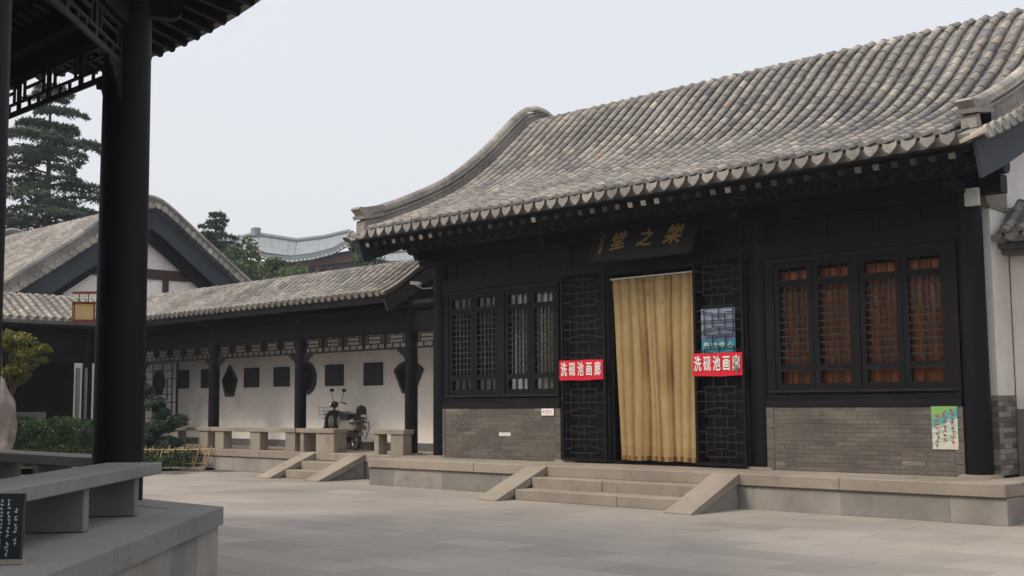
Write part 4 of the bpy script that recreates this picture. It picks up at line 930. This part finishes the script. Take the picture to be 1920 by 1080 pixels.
# garden bed: low soil, kerb, hedge, conifer bush, bamboo fence
gb = MB(); gb.prism([(-8.35, .0), (-9.4, -1.0), (-16, -6.3), (-16, -9.5), (-13.9, -9.5), (-13.9, -.12), (-8.35, -.12)][::1], 0.0, .05, 'xy', .4); gb.build('garden_bed', 'bark', None, Matrix(), kind='structure')
fa = Vector((-8.42, -.22, 0)); fd = Vector((-1.7, -1.25, 0)).normalized()
kb = thing('kerb', 'low grey stone kerb along the foot of the bamboo fence', 'kerb', tuple(fa))
for k in range(9):
    p = fa+fd*(k*.9)+Vector((.12, -.16, 0)); inst('kerb_stone', cbox_mesh(.88, .1, .09, .01, 'granite', .4), kb, Matrix.Translation(p+fd*.45) @ Matrix.Rotation(math.atan2(fd.y, fd.x), 4, 'Z'))
fn = thing('bamboo_fence', 'low fence of crossed bamboo canes along the garden bed', 'fence', tuple(fa)); random.seed(21)
rl = MB(); rl.tube([tuple(fa+Vector((0, 0, .52))), tuple(fa+fd*7.5+Vector((0, 0, .52)))], .02, 6, .7); rl.build('rail', 'bamboo', fn); rl = MB(); rl.tube([tuple(fa+Vector((0, 0, .16))), tuple(fa+fd*7.5+Vector((0, 0, .16)))], .016, 6, .4); rl.build('rail', 'bamboo', fn)
for k in range(46):
    p = fa+fd*(.04+k*.163); s = 1 if k % 2 else -1; q = .09
    m = MB(); a = p-fd*q*.9+Vector((0, .02*s, .08)); b = p+fd*(-q*.9+random.uniform(.19, .23))*(-1)+Vector((0, .02*s, .59+random.uniform(-.03, .05)))
    if s < 0: a, b = p+fd*.02+Vector((0, -.02, .05)), p+fd*(-.14)+Vector((0, -.02, .60+random.uniform(-.04, .03)))
    m.tube([tuple(a), tuple(b)], .019, 6, random.uniform(.5, 1)); m.build('cane', 'bamboo', fn)
def hedge(path, w_, z0, z1, label, m, n, size, seed, cat='hedge', name='hedge'):
    random.seed(seed); lf = MB(); P = [Vector((*p, 0)) for p in path]
    for i in range(len(P)-1):
        a, b = P[i], P[i+1]; d = (b-a).normalized(); s = Vector((-d.y, d.x, 0)); L = (b-a).length
        for k in range(int(n*L)):
            u = random.random()*L; face = random.random(); bump = .06*math.sin(u*5)+.05*math.sin(u*11+1)
            if face < .4: q = a+d*u+s*random.uniform(-w_/2, w_/2)+Vector((0, 0, z1+bump+random.gauss(0, .035)))
            else:
                side = random.choice((-1, 1)); zc = random.uniform(z0, z1+bump); q = a+d*u+s*side*(w_/2+.05*math.sin(u*7+zc*9)+random.gauss(0, .04))+Vector((0, 0, zc))
            leaves(lf, [(q, min(1, max(0, random.gauss(.5, .25))))], size, 2.0)
        lf.box(0.05, .95, -.38, .38, 0, .86, .3, 0, Matrix.Translation(a) @ Matrix(((d.x*L, s.x*w_*.86, 0, 0), (d.y*L, s.y*w_*.86, 0, 0), (0, 0, z1-z0-.06, z0), (0, 0, 0, 1))))
    return tag(lf.build(name, m, None, Matrix()), label, cat)
hedge([(-8.75, -.3), (-15.0, -4.9)], .7, .02, .40, 'strip of low dark green planting behind the bamboo fence', 'leaf_green', 1500, .07, 31)
hedge([(-10.75, -1.35), (-13.5, -3.5)], 1.0, .02, 1.22, 'clipped waist-high green hedge in front of the dark side gallery', 'leaf_green', 5200, .075, 32)
broad(-9.95, -.82, 2.7, [(-9.95, -.85, 1.55, .45, .8), (-9.75, -.65, 1.15, .55, .7), (-10.05, -.9, .85, .6, .7), (-9.75, -.65, .62, .5, .6), (-10.2, -1.05, 2.0, .3, .9), (-10.35, -1.15, 2.5, .2, 1.2)], 'dark green conifer bush beside the large foreground column', 'leaf_cedar', 12, 4200, .07, .05, 'conifer_bush', 'bush')
broad(-9.5, -5.1, 3.3, [(-9.25, -4.9, 3.15, .45, .9), (-9.1, -4.8, 2.8, .42, .9), (-9.05, -4.7, 3.0, .36, .6), (-9.55, -5.15, 3.2, .42, .7), (-8.75, -4.45, 3.0, .2, .7), (-9.3, -4.95, 2.6, .42, .7), (-9.5, -5.15, 2.3, .4, .7), (-8.8, -4.5, 2.72, .16, .6), (-9.15, -4.8, 2.35, .3, .7)], 'small yellow-green clipped tree at the far left edge of the photo', 'leaf_yellow', 13, 900, .085, .07)
m = MB(); v = []; NR, NS = 26, 26
for i in range(NR+1):
    u = i/NR; zr = 2.35*u
    for k in range(NS):
        a = 2*math.pi*k/NS; r = (.36*(1-u**5)**.5)*(.80+.16*math.sin(3*a+u*7)+.11*math.sin(5*a-u*13)+.13*math.sin(u*11+a)+.06*math.sin(9*a+u*23))+.01
        v.append((-8.0+r*math.cos(a)+.10*math.sin(u*5), -5.78+r*.9*math.sin(a), zr))
m.add(v, [(i*NS+k, i*NS+(k+1) % NS, (i+1)*NS+(k+1) % NS, (i+1)*NS+k) for i in range(NR) for k in range(NS)], .6, 0, None, True)
tag(m.build('garden_rock', 'rock', None, Matrix()), 'tall pinkish garden rock at the far left behind the hedge', 'rock')

# double lantern post, mostly behind the column
lp = thing('lantern_post', 'lamp post with boxy yellow lanterns, mostly hidden behind the foreground column', 'lamp post', (-2.06, -6.34, 0))
ax = Vector((RT.x, RT.y, 0)).normalized(); c0 = Vector((-2.06, -6.34, 0))
m = MB(); m.tube([tuple(c0), tuple(c0+Vector((0, 0, 3.85)))], .035, 10); m.build('post', 'lantern_frame', lp)
m = MB(); m.bar(c0-ax*.68+Vector((0, 0, 3.74)), c0+ax*.68+Vector((0, 0, 3.74)), .04, .045); m.build('cross_bar', 'lantern_frame', lp)
for s in (-1, 1):
    c = c0+ax*(.47*s); ln = MB()
    B = Matrix(((ax.x, -ax.y, 0, c.x), (ax.y, ax.x, 0, c.y), (0, 0, 1, 0), (0, 0, 0, 1))) @ Matrix.Rotation(R_(24), 4, 'Z')
    ln.box(-.17, .17, -.17, .17, 3.22, 3.52, .5, 0, B); body = ln.build('lantern', 'lantern_paper', lp)
    f = MB()
    for a in (-.175, .175):
        for b in (-.175, .175): f.box(a-.012, a+.012, b-.012, b+.012, 3.20, 3.56, .5, 0, B)
    for z in (3.20, 3.53): f.box(-.20, .20, -.20, .20, z, z+.028, .5, 0, B)
    for a in (-.08, .08): f.box(a-.008, a+.008, -.008, .008, 3.55, 3.73, .5, 0, B)
    f.build('lantern_frame', 'lantern_frame', body)

# ============================================================ HALL AND TREES ADDED OUT OF VIEW (to block low sky light)
sh_ = thing('added_shade_hall', 'long grey roofed hall added unseen behind the viewer to block low sky light', 'building', (4, -27, 0))
m = MB(); m.box(-22, 34, -33, -25.5, 0, .6, .4); m.build('platform', 'granite_face', sh_)
m = MB(); m.box(-21, 33, -32, -26.4, .6, 5.2, .4); m.build('timber_wall', 'brown_wood', sh_)
for k in range(13): column(sh_, -20.5+k*4.4, -25.9, .6, 5.0, .2)
m = MB(); m.prism([(-34.5, 5.0), (-34.5, 5.2), (-31.5, 6.8), (-29.5, 8.8), (-29, 9.0), (-28.5, 8.8), (-26.5, 6.8), (-24.2, 5.2), (-24.2, 5.0), (-26.5, 6.4), (-31.5, 6.4)], -23, 35, 'yz', .5); m.build('roof', 'roof_tile', sh_)
random.seed(91)
for k, (x, y, h) in enumerate(((22, -21.5, 8.5), (28, -12, 9), (27, -3, 8), (-4, -23.2, 7.5))):  # trees added out of view to cut low sky light
    broad(x, y, h, [(x+random.uniform(-1.5, 1.5), y+random.uniform(-1.5, 1.5), h*random.uniform(.55, .95), random.uniform(1.2, 1.9), .8) for _ in range(7)], ('broad leafy tree added unseen behind the viewer, beside the added hall, to block sky light', 'broad leafy tree added out of view right of the viewer to block sky light', 'smaller leafy tree added out of view right of the hall to block sky light', 'leafy tree added out of view behind the pavilion to block sky light')[k], 'leaf_green', 100+k, 500, .3, .2)
# ============================================================ FOREGROUND PAVILION
PC = Vector((5.56, -15.40, 0)); PZ2 = .67; AP = 4.32; HS = AP*math.tan(math.pi/8)
pav = thing('pavilion', 'dark octagonal pavilion in the left foreground with thick columns and raised stone floor', 'pavilion', tuple(PC))
poly = [(2.9, -10.58), (8.49, -10.58), (12.05, -14.14), (12.05, -17.0), (9.0, -20.0), (2.6, -20.0), (-.2, -17.4), (-.2, -13.6)]
poly = poly[::-1]
def inset(P, d):
    out = []; n = len(P)
    for i in range(n):
        a, b, c = Vector(P[i-1]), Vector(P[i]), Vector(P[(i+1) % n]); e1 = (b-a).normalized(); e2 = (c-b).normalized()
        n1 = Vector((-e1.y, e1.x)); n2 = Vector((-e2.y, e2.x)); k = (n1+n2); k = k/(k.length_squared)*2*d; out.append((b.x+k.x, b.y+k.y))
    return out
def orient(P):
    s = sum(P[i][0]*P[(i+1) % len(P)][1]-P[(i+1) % len(P)][0]*P[i][1] for i in range(len(P))); return P if s > 0 else P[::-1]
poly = orient(poly)
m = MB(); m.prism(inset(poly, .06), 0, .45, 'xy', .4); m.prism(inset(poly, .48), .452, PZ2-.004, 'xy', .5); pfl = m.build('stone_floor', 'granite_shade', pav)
for i in range(len(poly)):
    a, b = Vector((*poly[i], 0)), Vector((*poly[(i+1) % len(poly)], 0)); d = (b-a).normalized(); nrm = Vector((-d.y, d.x, 0)); L = (b-a).length; n = max(2, round(L/1.45)); ang = math.atan2(d.y, d.x)
    ia = [Vector((*p, 0)) for p in inset(poly, .47)]
    for k in range(n):
        p, q = a+d*(L*k/n), a+d*(L*(k+1)/n)
        pi_ = p+nrm*.47 if k else ia[i]; qi = q+nrm*.47 if k < n-1 else ia[(i+1) % len(poly)]
        g = d*.003; m = MB(); P4 = [p+g, q-g, qi-g, pi_+g]; m.add([(v.x, v.y, z) for z in (.505, PZ2) for v in P4], [(3, 2, 1, 0), (4, 5, 6, 7), (0, 1, 5, 4), (1, 2, 6, 5), (2, 3, 7, 6), (3, 0, 4, 7)], random.uniform(.25, .6))
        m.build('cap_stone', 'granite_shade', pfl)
    nf = max(3, round(L/.82))
    for k in range(nf):
        p, q = a+d*(L*k/nf+.003)+nrm*.045, a+d*(L*(k+1)/nf-.003)+nrm*.045; m = MB(); qi, pi_ = q+nrm*.12, p+nrm*.12
        if k == 0: p += d*.02; pi_ += d*.07
        if k == nf-1: q -= d*.02; qi -= d*.07
        m.add([(v.x, v.y, z) for z in (0, .498) for v in (p, q, qi, pi_)], [(3, 2, 1, 0), (4, 5, 6, 7), (0, 1, 5, 4), (1, 2, 6, 5), (2, 3, 7, 6), (3, 0, 4, 7)], random.random()); m.build('face_stone', 'granite_face', pfl)
def side_frame(k):      # k = 0 is the side facing +Y; a runs along the side, b outward
    th = math.pi/2-k*math.pi/4; n = Vector((math.cos(th), math.sin(th), 0)); t = Vector((math.sin(th), -math.cos(th), 0)); return t, n
def W3(t, n, a, b, z): p = PC+t*a+n*b; return (p.x, p.y, z)
for k in range(8):
    t, n = side_frame(k)
    c = PC+t*HS+n*AP
    col = MB(); col.tube([(c.x, c.y, PZ2+.02), (c.x, c.y, 3.2), (c.x, c.y, 5.74)], [.247, .243, .232], 36); co = col.build('column', 'column_paint', pav)
    m = MB(); m.tube([(c.x, c.y, PZ2-.03), (c.x, c.y, PZ2+.035)], .30, 24, .7, smooth=False); m.build('column_base', 'granite', co)
    # beams
    for z0, z1, wd in ((5.49, 5.73, .14), (5.79, 6.05, .22)):
        m = MB(); m.bar(W3(t, n, -HS, AP, (z0+z1)/2), W3(t, n, HS, AP, (z0+z1)/2), wd, z1-z0, .4); m.build('ring_beam', 'dark_wood', pav)
    # hanging lattice
    l = MB(); a0, a1 = -HS+.23, HS-.23; z0, z1 = 5.10, 5.47
    def bar_(aa, ab, za, zb, w_=.028): l.bar(W3(t, n, aa, AP, za), W3(t, n, ab, AP, zb), .03, w_, .8, 0, (0, 0, 1) if abs(za-zb) < 1e-6 else tuple(n))
    bar_(a0, a1, z0, z0, .06); bar_(a0, a1, z1, z1, .04)
    nn = 4; W_ = (a1-a0)/nn
    for j in range(nn):
        s = a0+j*W_; bar_(s+.012, s+.012, z0, z1); bar_(s+W_-.03, s+W_-.03, z0, z1)
        bar_(s, s+W_, z0+.12, z0+.12); bar_(s+W_*.18, s+W_*.82, z1-.11, z1-.11)
        bar_(s+W_*.18, s+W_*.18, z0+.12, z1); bar_(s+W_*.82, s+W_*.82, z0+.12, z1); bar_(s+W_*.35, s+W_*.35, z0, z0+.12); bar_(s+W_*.65, s+W_*.65, z0, z0+.12)
    l.build('hanging_lattice', 'lattice_bar' if k == 1 else 'dark_wood', pav, Matrix())
    for s in (-1, 1):
        m = MB(); q = [(0, 5.07), (.42, 5.07), (.40, 5.00), (.30, 4.98), (.26, 4.90), (.16, 4.87), (.12, 4.76), (.05, 4.72), (0, 4.62)]; e = -s*(HS-.22)
        A = [W3(t, n, e+s*p, AP-.02, z) for p, z in q]; B_ = [W3(t, n, e+s*p, AP+.02, z) for p, z in q]; N_ = len(q)
        m.add(A+B_, [tuple(range(N_)), tuple(range(2*N_-1, N_-1, -1))]+[(i, N_+i, N_+(i+1) % N_, (i+1) % N_) for i in range(N_)], .6); m.build('carved_bracket', 'dark_wood', pav, Matrix())
    # roof side
    RA = 5.84; HA = RA*math.tan(math.pi/8)
    def ze(a): return 6.15+.26*(abs(a)/HA)**2.2
    def surf(a, tt, dz=0):
        f = 1-tt; zz_ = ze(a)+(9.3-ze(a))*(.38*tt+.62*tt*tt); return W3(t, n, a*f, RA*f, zz_+dz)
    m = MB(); NA, NT = 14, 10; v = [surf(-HA+2*HA*i/NA, .97*j/NT) for i in range(NA+1) for j in range(NT+1)]; v2 = [(x, y, z-.14) for x, y, z in v]; q = NT+1
    fs = [(i*q+j, (i+1)*q+j, (i+1)*q+j+1, i*q+j+1) for i in range(NA) for j in range(NT)]; N_ = len(v)
    m.add(v+v2, fs+[tuple(N_+x for x in f[::-1]) for f in fs]+[(i*q, N_+i*q, N_+(i+1)*q, (i+1)*q) for i in range(NA)], .3); side = m.build('roof_slope', 'roof_tile', pav, Matrix())
    m = MB(); v = [surf(-HA*.99+2*HA*.99*i/NA, .02+.9*j/NT, -.15) for i in range(NA+1) for j in range(NT+1)]; v2 = [(x, y, z-.03) for x, y, z in v]; N_ = len(v)
    m.add(v+v2, fs+[tuple(N_+x for x in f[::-1]) for f in fs]+[(i*q, N_+i*q, N_+(i+1)*q, (i+1)*q) for i in range(NA)], .3); m.build('soffit_board', 'dark_wood', side, Matrix())
    m = MB(); m.tube([surf(HA, j/12*.98, .10) for j in range(13)], .12, 8, .4); m.build('hip_ridge', 'roof_tile', side, Matrix())
    nr = 17
    for j in range(nr):
        a = -HA+.13+(2*HA-.26)*j/(nr-1); ti = min(.27, (HA-abs(a))/HA+.05); ti = .27
        p0 = Vector(surf(a, .02, -.24)); p1 = Vector(W3(t, n, a*.8, RA*.74, surf(0, .26, -.22)[2]))
        m = MB(); m.bar(p0, p1, .075, .08, .6); m.build('rafter', 'dark_wood', side)
    nt2 = 18; st = 2*HA/nt2; mt = MB()
    for j in range(nt2):
        a = -HA+st*(j+.5); P = [Vector(surf(a, u, .05)) for u in (.0, .12, .3, .6, .95)]
        mt.tube([tuple(p) for p in P], [.075, .074, .07, .06, .03], 6, rt())
    mt.build('tile_row', 'roof_tile', side, Matrix(), kind='stuff')
    if k in (0, 1, 7, 2):
        for j in range(nt2+1):
            a = -HA+st*j; p = Vector(surf(a*.995, 0, .01)); M = Matrix(((t.x, -n.x, 0, p.x), (t.y, -n.y, 0, p.y), (0, 0, 1, p.z), (0, 0, 0, 1)))
            inst('drip_tile', shape('drip_tile', (st, .16), lambda mb, tt: drip_shape(mb, st*.8, tt, None, .16), 5), side, M)
            if j < nt2:
                p = Vector(surf(a+st/2, 0, .05)); M = Matrix(((t.x, -n.x, 0, p.x), (t.y, -n.y, 0, p.y), (0, 0, 1, p.z), (0, 0, 0, 1)))
                inst('eave_cover_tile', shape('eave_cover_tile', (.25, .08, True), lambda mb, tt: cover_shape(mb, .25, .08, tt, None, True), 6), side, M)
    # rounded beam noses at the column heads, and a lower fascia
    d = (t*HS+n*AP).normalized(); m = MB(); p = c; m.bar(p+d*.2+Vector((0, 0, 5.80)), p+d*.42+Vector((0, 0, 5.80)), .14, .26, .5); m.tube([tuple(p+d*.42+Vector((0, 0, 5.80))-Vector((-d.y, d.x, 0))*.07), tuple(p+d*.42+Vector((0, 0, 5.80))+Vector((-d.y, d.x, 0))*.07)], .13, 12, .5); m.build('beam_nose', 'dark_wood', pav)
m = MB(); m.prism([(PC.x+4.3*math.cos(math.pi/8+k*math.pi/4), PC.y+4.3*math.sin(math.pi/8+k*math.pi/4)) for k in range(8)], 6.5, 6.57, 'xy', .2); m.build('ceiling', 'dark_wood', pav)
m = MB(); m.tube([(PC.x, PC.y, 9.1), (PC.x, PC.y, 9.6), (PC.x, PC.y, 10)], [.3, .22, .05], 12, .4); m.build('finial', 'roof_tile', pav)
# benches on the pavilion floor
def pbench(t, n, a0, a1, b0, b1, legs, label, z=1.11):
    b = thing('pavilion_bench', label, 'bench', W3(t, n, (a0+a1)/2, (b0+b1)/2, PZ2), 'stone benches of the pavilion')
    ang = math.atan2(t.y, t.x)
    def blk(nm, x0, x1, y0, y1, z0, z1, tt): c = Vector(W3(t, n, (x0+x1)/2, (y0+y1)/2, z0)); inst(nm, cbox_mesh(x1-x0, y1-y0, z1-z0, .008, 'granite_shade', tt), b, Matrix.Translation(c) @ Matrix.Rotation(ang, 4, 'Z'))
    blk('seat', a0, a1, b0, b1, z-.105, z, .45)
    for l0 in legs: blk('leg', l0-.06, l0+.06, b0+.02, b1-.05, PZ2, z-.107, .4)
t, n = side_frame(1)
o_e = PC.dot(t)   # along-coordinate of the centre
a_leg1 = Vector((8.73, -11.64, 0)).dot(t)-o_e-.06; bo = Vector((8.73, -11.64, 0)).dot(n)-PC.dot(n)+.05
pbench(t, n, a_leg1-.62, a_leg1+3.6, bo-.52, bo, (a_leg1, a_leg1+1.33, a_leg1+2.66), 'long foreground stone bench on thick slab legs, running left from the large column')
t, n = side_frame(0)
pbench(t, n, -2.9, 1.35, AP-.0, AP+.46, (-2.6, -1.4, -.1, 1.1), 'stone bench on the far side of the pavilion, behind the foreground bench')
# small engraved sign on the pavilion floor
t, n = side_frame(1); sgp = Vector((10.93, -13.98, PZ2)); fr = Vector((CAMPOS.x-sgp.x, CAMPOS.y-sgp.y, 0)).normalized(); fr = Vector((.72, -.69, 0)).normalized()
rt_ = Vector((-fr.y, fr.x, 0))
S = Matrix(((rt_.x, -fr.x, 0, 11.13), (rt_.y, -fr.y, 0, -13.71), (0, 0, 1, PZ2), (0, 0, 0, 1))) @ Matrix.Rotation(R_(-6), 4, 'X')
ss = thing('stone_notice', 'small black notice with tiny white writing standing on the pavilion floor at left edge', 'notice', (10.98, -13.84, PZ2))
m = MB(); m.box(-.36, .0, -.02, .02, .03, .43, .5, 0, S); m.build('panel', 'stone_sign', ss)
m = MB(); m.box(-.38, .02, -.035, .035, 0, .03, .5, 0, S); m.build('foot', 'granite', ss)
m = MB(); random.seed(77)
for c in range(4):
    x = -.04-c*.038*1.2; z = .385-(.05 if c == 0 else 0)
    while z > (.10 if c % 2 == 0 else .05):
        if random.random() < .93:
            for q in range(4):
                a, b = random.uniform(-.007, .007), random.uniform(-.007, .007)
                if q % 2: m.box(x+a-.006, x+a+.006, -.0225, -.0212-.0001*q, z+b-.0012, z+b+.0012, .5, 0, S)
                else: m.box(x+a-.0012, x+a+.0012, -.0226, -.0213-.0001*q, z+b-.006, z+b+.006, .5, 0, S)
        z -= .0235
m.build('tiny_writing', 'white_print', ss)

# ============================================================ SCOOTER (heading -X)
sx0, sy0 = -4.13, 1.22
sk = thing('electric_scooter', 'black and silver electric scooter with a wire front basket parked in the gallery', 'scooter', (sx0-.6, sy0, PZ))
SC_A = R_(11); SC_K = 1.13; fx_, fy_ = .62, 0
def SP(a, b, z):
    a -= .6; a *= SC_K; b *= SC_K; return (sx0-.62-a*math.cos(SC_A)+b*math.sin(SC_A), sy0+a*math.sin(SC_A)+b*math.cos(SC_A), PZ+z*SC_K)
def SH_(a, b, z):      # steered front: turned about the steering head
    th = R_(-38); da = a-1.0; return SP(1.0+da*math.cos(th)-b*math.sin(th), da*math.sin(th)+b*math.cos(th), z)
# a forward from the rear axle, b to the scooter's right(+Y), z up
_o, _x, _y, _z = Vector(SP(0, 0, 0)), Vector(SP(1, 0, 0)), Vector(SP(0, 1, 0)), Vector(SP(0, 0, 1))
SMM = Matrix(((*[(_x-_o)[0], (_y-_o)[0], (_z-_o)[0], _o[0]],), (*[(_x-_o)[1], (_y-_o)[1], (_z-_o)[1], _o[1]],), (*[(_x-_o)[2], (_y-_o)[2], (_z-_o)[2], _o[2]],), (0, 0, 0, 1)))
def wheel(a, r, nm='wheel'):
    m = MB(); pts = [SP(a+r*.84*math.cos(k*math.pi/12), 0, r+r*.84*math.sin(k*math.pi/12)) for k in range(25)]; m.tube(pts, r*.16, 10, .5, 0, False); o = m.build(nm, 'rubber', sk)
    m = MB(); m.tube([SP(a, -.035, r), SP(a, .035, r)], r*.30, 14, .5)
    for k in range(6):
        th = k*math.pi/3; m.bar(SP(a+r*.28*math.cos(th), 0, r+r*.28*math.sin(th)), SP(a+r*.72*math.cos(th), 0, r+r*.72*math.sin(th)), .03, .035)
    m.tube([SP(a+r*.70*math.cos(k*math.pi/12), 0, r+r*.70*math.sin(k*math.pi/12)) for k in range(25)], .016, 6, .5, 0, False); m.build('rim', 'chrome', o)
wheel(0, .235); wheel(1.24, .235)
m = MB(); n_ = 10
for k in range(n_): 
    a0_, a1_ = math.radians(20+k*14), math.radians(34+k*14); m.bar(SP(.27*math.cos(a0_), 0, .235+.27*math.sin(a0_)), SP(.27*math.cos(a1_), 0, .235+.27*math.sin(a1_)), .13, .012)
m.build('rear_fender', 'chrome', sk)
m = MB(); m.prism([(1.24+.30*math.cos(R_(a)), .235+.30*math.sin(R_(a))) for a in range(20, 171, 15)]+[(1.24+.26*math.cos(R_(a)), .235+.26*math.sin(R_(a))) for a in range(170, 19, -15)], -.06, .06, 'xz', .5, 0, SMM); m.build('front_fender', 'black_plastic', sk)
SM = SMM
m = MB(); m.prism([(-.22, .50), (.05, .60), (.42, .60), (.52, .42), (.50, .20), (.22, .22), (.02, .44), (-.20, .44)], -.16, .16, 'xz', .5, 0, SM); m.prism([(-.16, .61), (.42, .61), (.40, .66), (-.14, .66)], -.12, .12, 'xz', .9, 0, SM); m.build('rear_body', 'scooter_shell', sk)
m = MB(); m.prism([(.05, .44), (.48, .40), (.50, .20), (.22, .20)], -.18, .18, 'xz', .5, 0, SM); m.prism([(.20, .16), (.95, .16), (.98, .21), (.20, .24)], -.16, .16, 'xz', .4, 0, SM); m.build('footboard', 'black_plastic', sk)
m = MB(); m.prism([(.02, .665), (.44, .665), (.46, .74), (.36, .80), (.06, .77)], -.16, .16, 'xz', .5, 0, SM)
m.prism([(.44, .70), (.56, .72), (.60, .80), (.52, .83), (.30, .79), (.34, .74)], -.11, .11, 'xz', .5, 0, SM); m.build('seat', 'black_plastic', sk)
m = MB(); m.prism([(-.22, .665), (.0, .665), (.0, .71), (-.22, .71)], -.12, .12, 'xz', .4, 0, SM); m.build('pillion_seat', 'black_plastic', sk)
m = MB(); arc = [(-.11, 0), (-.115, .10), (-.08, .17), (0, .20), (.08, .17), (.115, .10), (.11, 0)]
m.add([SP(-.24, b, .76+z) for b, z in arc]+[SP(-.28, b, .76+z) for b, z in arc], [tuple(range(7)), tuple(range(13, 6, -1))]+[(i, 7+i, 7+(i+1) % 7, (i+1) % 7) for i in range(7)], .5); m.build('backrest', 'black_plastic', sk)
m = MB()
for s in (-1, 1): m.tube([SP(-.12, .12*s, .62), SP(-.26, .13*s, .66), SP(-.26, .11*s, .80)], .012, 6); m.tube([SP(-.02, .15*s, .58), SP(-.30, .15*s, .60), SP(-.34, .15*s, .48), SP(-.20, .14*s, .24)], .012, 6)
m.tube([SP(-.30, -.15, .60), SP(-.32, 0, .61), SP(-.30, .15, .60)], .012, 6); m.build('rear_rack', 'black_plastic', sk)
m = MB(); m.ball(SP(-.22, 0, .50), .05, .5, sz=(.5, 1.3, .8)); m.build('tail_light', 'lantern_frame', sk)
m = MB(); m.tube([SP(1.24, -.07, .235), SP(1.10, -.06, .62), SP(1.02, 0, .78), SP(.96, 0, 1.02)], .026, 8); m.tube([SP(1.24, .07, .235), SP(1.10, .06, .62), SP(1.03, 0, .76)], .024, 8); m.build('fork', 'black_plastic', sk)
# leg shield with two silver panels
m = MB(); out = [(0, .86), (.12, .84), (.20, .74), (.23, .56), (.20, .36), (.12, .22), (-.12, .22), (-.20, .36), (-.23, .56), (-.20, .74), (-.12, .84)]
m.add([SP(.93+.03*(1-abs(b)*2), b, z) for b, z in out]+[SP(.99+.10*(1-abs(b)*3), b, z) for b, z in out], [tuple(range(11)), tuple(range(21, 10, -1))]+[(i, 11+i, 11+(i+1) % 11, (i+1) % 11) for i in range(11)], .5); m.build('leg_shield', 'black_plastic', sk)
for s in (-1, 1):
    m = MB(); P = [(s*(.105+.075*math.cos(k*math.pi/6)), .60+.15*math.sin(k*math.pi/6)) for k in range(12)]; m.add([SP(.935, b, z) for b, z in P]+[SP(.915, s*.105+(b-s*.105)*.8, .60+(z-.60)*.85) for b, z in P], [tuple(range(12, 24))]+[(i, (i+1) % 12, 12+(i+1) % 12, 12+i) for i in range(12)], 1, 0, None, True); m.build('shield_panel', 'scooter_shell', sk)
m = MB(); m.tube([SH_(.88, -.33, 1.0), SH_(.94, -.15, 1.03), SH_(.97, 0, 1.01), SH_(.94, .15, 1.03), SH_(.88, .33, 1.0)], .013, 8); m.build('handlebar', 'chrome', sk)
for s in (-1, 1): m = MB(); m.tube([SH_(.89, .22*s, 1.01), SH_(.875, .35*s, .995)], .021, 8); m.build('grip', 'black_plastic', sk)
m = MB(); m.ball(SH_(.99, 0, .98), .10, .5, sz=(.9, 1.1, .9)); m.build('headlight_housing', 'black_plastic', sk); m = MB(); m.ball(SH_(1.06, 0, .97), .065, .5, sz=(.6, 1, 1)); m.build('headlight', 'chrome', sk)
for s in (-1, 1):
    m = MB(); m.tube([SH_(.92, .20*s, 1.02), SH_(.92, .27*s, 1.17), SH_(.91, .30*s, 1.25)], .008, 6); m.ball(SH_(.91, .31*s, 1.29), .065, .5, sz=(.3, 1.2, .75)); m.build('mirror', 'black_plastic', sk)
m = MB()
for k in range(9):
    b = -.16+k*.04; m.bar(SP(1.14, b, .66), SP(1.12, b*1.15, .92), .006, .006); m.bar(SP(1.40, b*.9, .68), SP(1.46, b*1.15, .92), .006, .006); m.bar(SP(1.14, b, .66), SP(1.40, b*.9, .68), .006, .006)
for k in range(7):
    a = 1.14+k*.045
    for s in (-1, 1): m.bar(SP(a, .16*s, .665), SP(a+.01, .185*s, .92), .006, .006)
for z, q in ((.92, 1), (.84, .96), (.76, .93)):
    c = [SP(1.125, -.185*q, z), SP(1.44, -.185*q, z), SP(1.44, .185*q, z), SP(1.125, .185*q, z)]
    for i in range(4): m.bar(c[i], c[(i+1) % 4], .010, .010)
m.build('wire_basket', 'chrome', sk)
m = MB(); m.tube([SP(.42, -.13, .17), SP(.38, -.24, .02)], .012, 6); m.build('side_stand', 'black_plastic', sk)

# ============================================================ HAZE: the thin milky air of the day
m = MB(); m.box(-150, 60, -60, 110, -1.3, 32, .5); hz = m.build('haze', 'ground', None, Matrix(), kind='stuff')
hm = bpy.data.materials.new('haze'); hm.use_nodes = True; t_ = hm.node_tree
for n_ in list(t_.nodes):
    if n_.type == 'BSDF_PRINCIPLED': t_.nodes.remove(n_)
pvn = t_.nodes.new('ShaderNodeVolumePrincipled'); pvn.inputs['Color'].default_value = (.84, .9, 1, 1); pvn.inputs['Density'].default_value = .0007; pvn.inputs['Anisotropy'].default_value = .2
t_.links.new(pvn.outputs[0], t_.nodes['Material Output'].inputs['Volume']); hz.data.materials.clear(); hz.data.materials.append(hm)
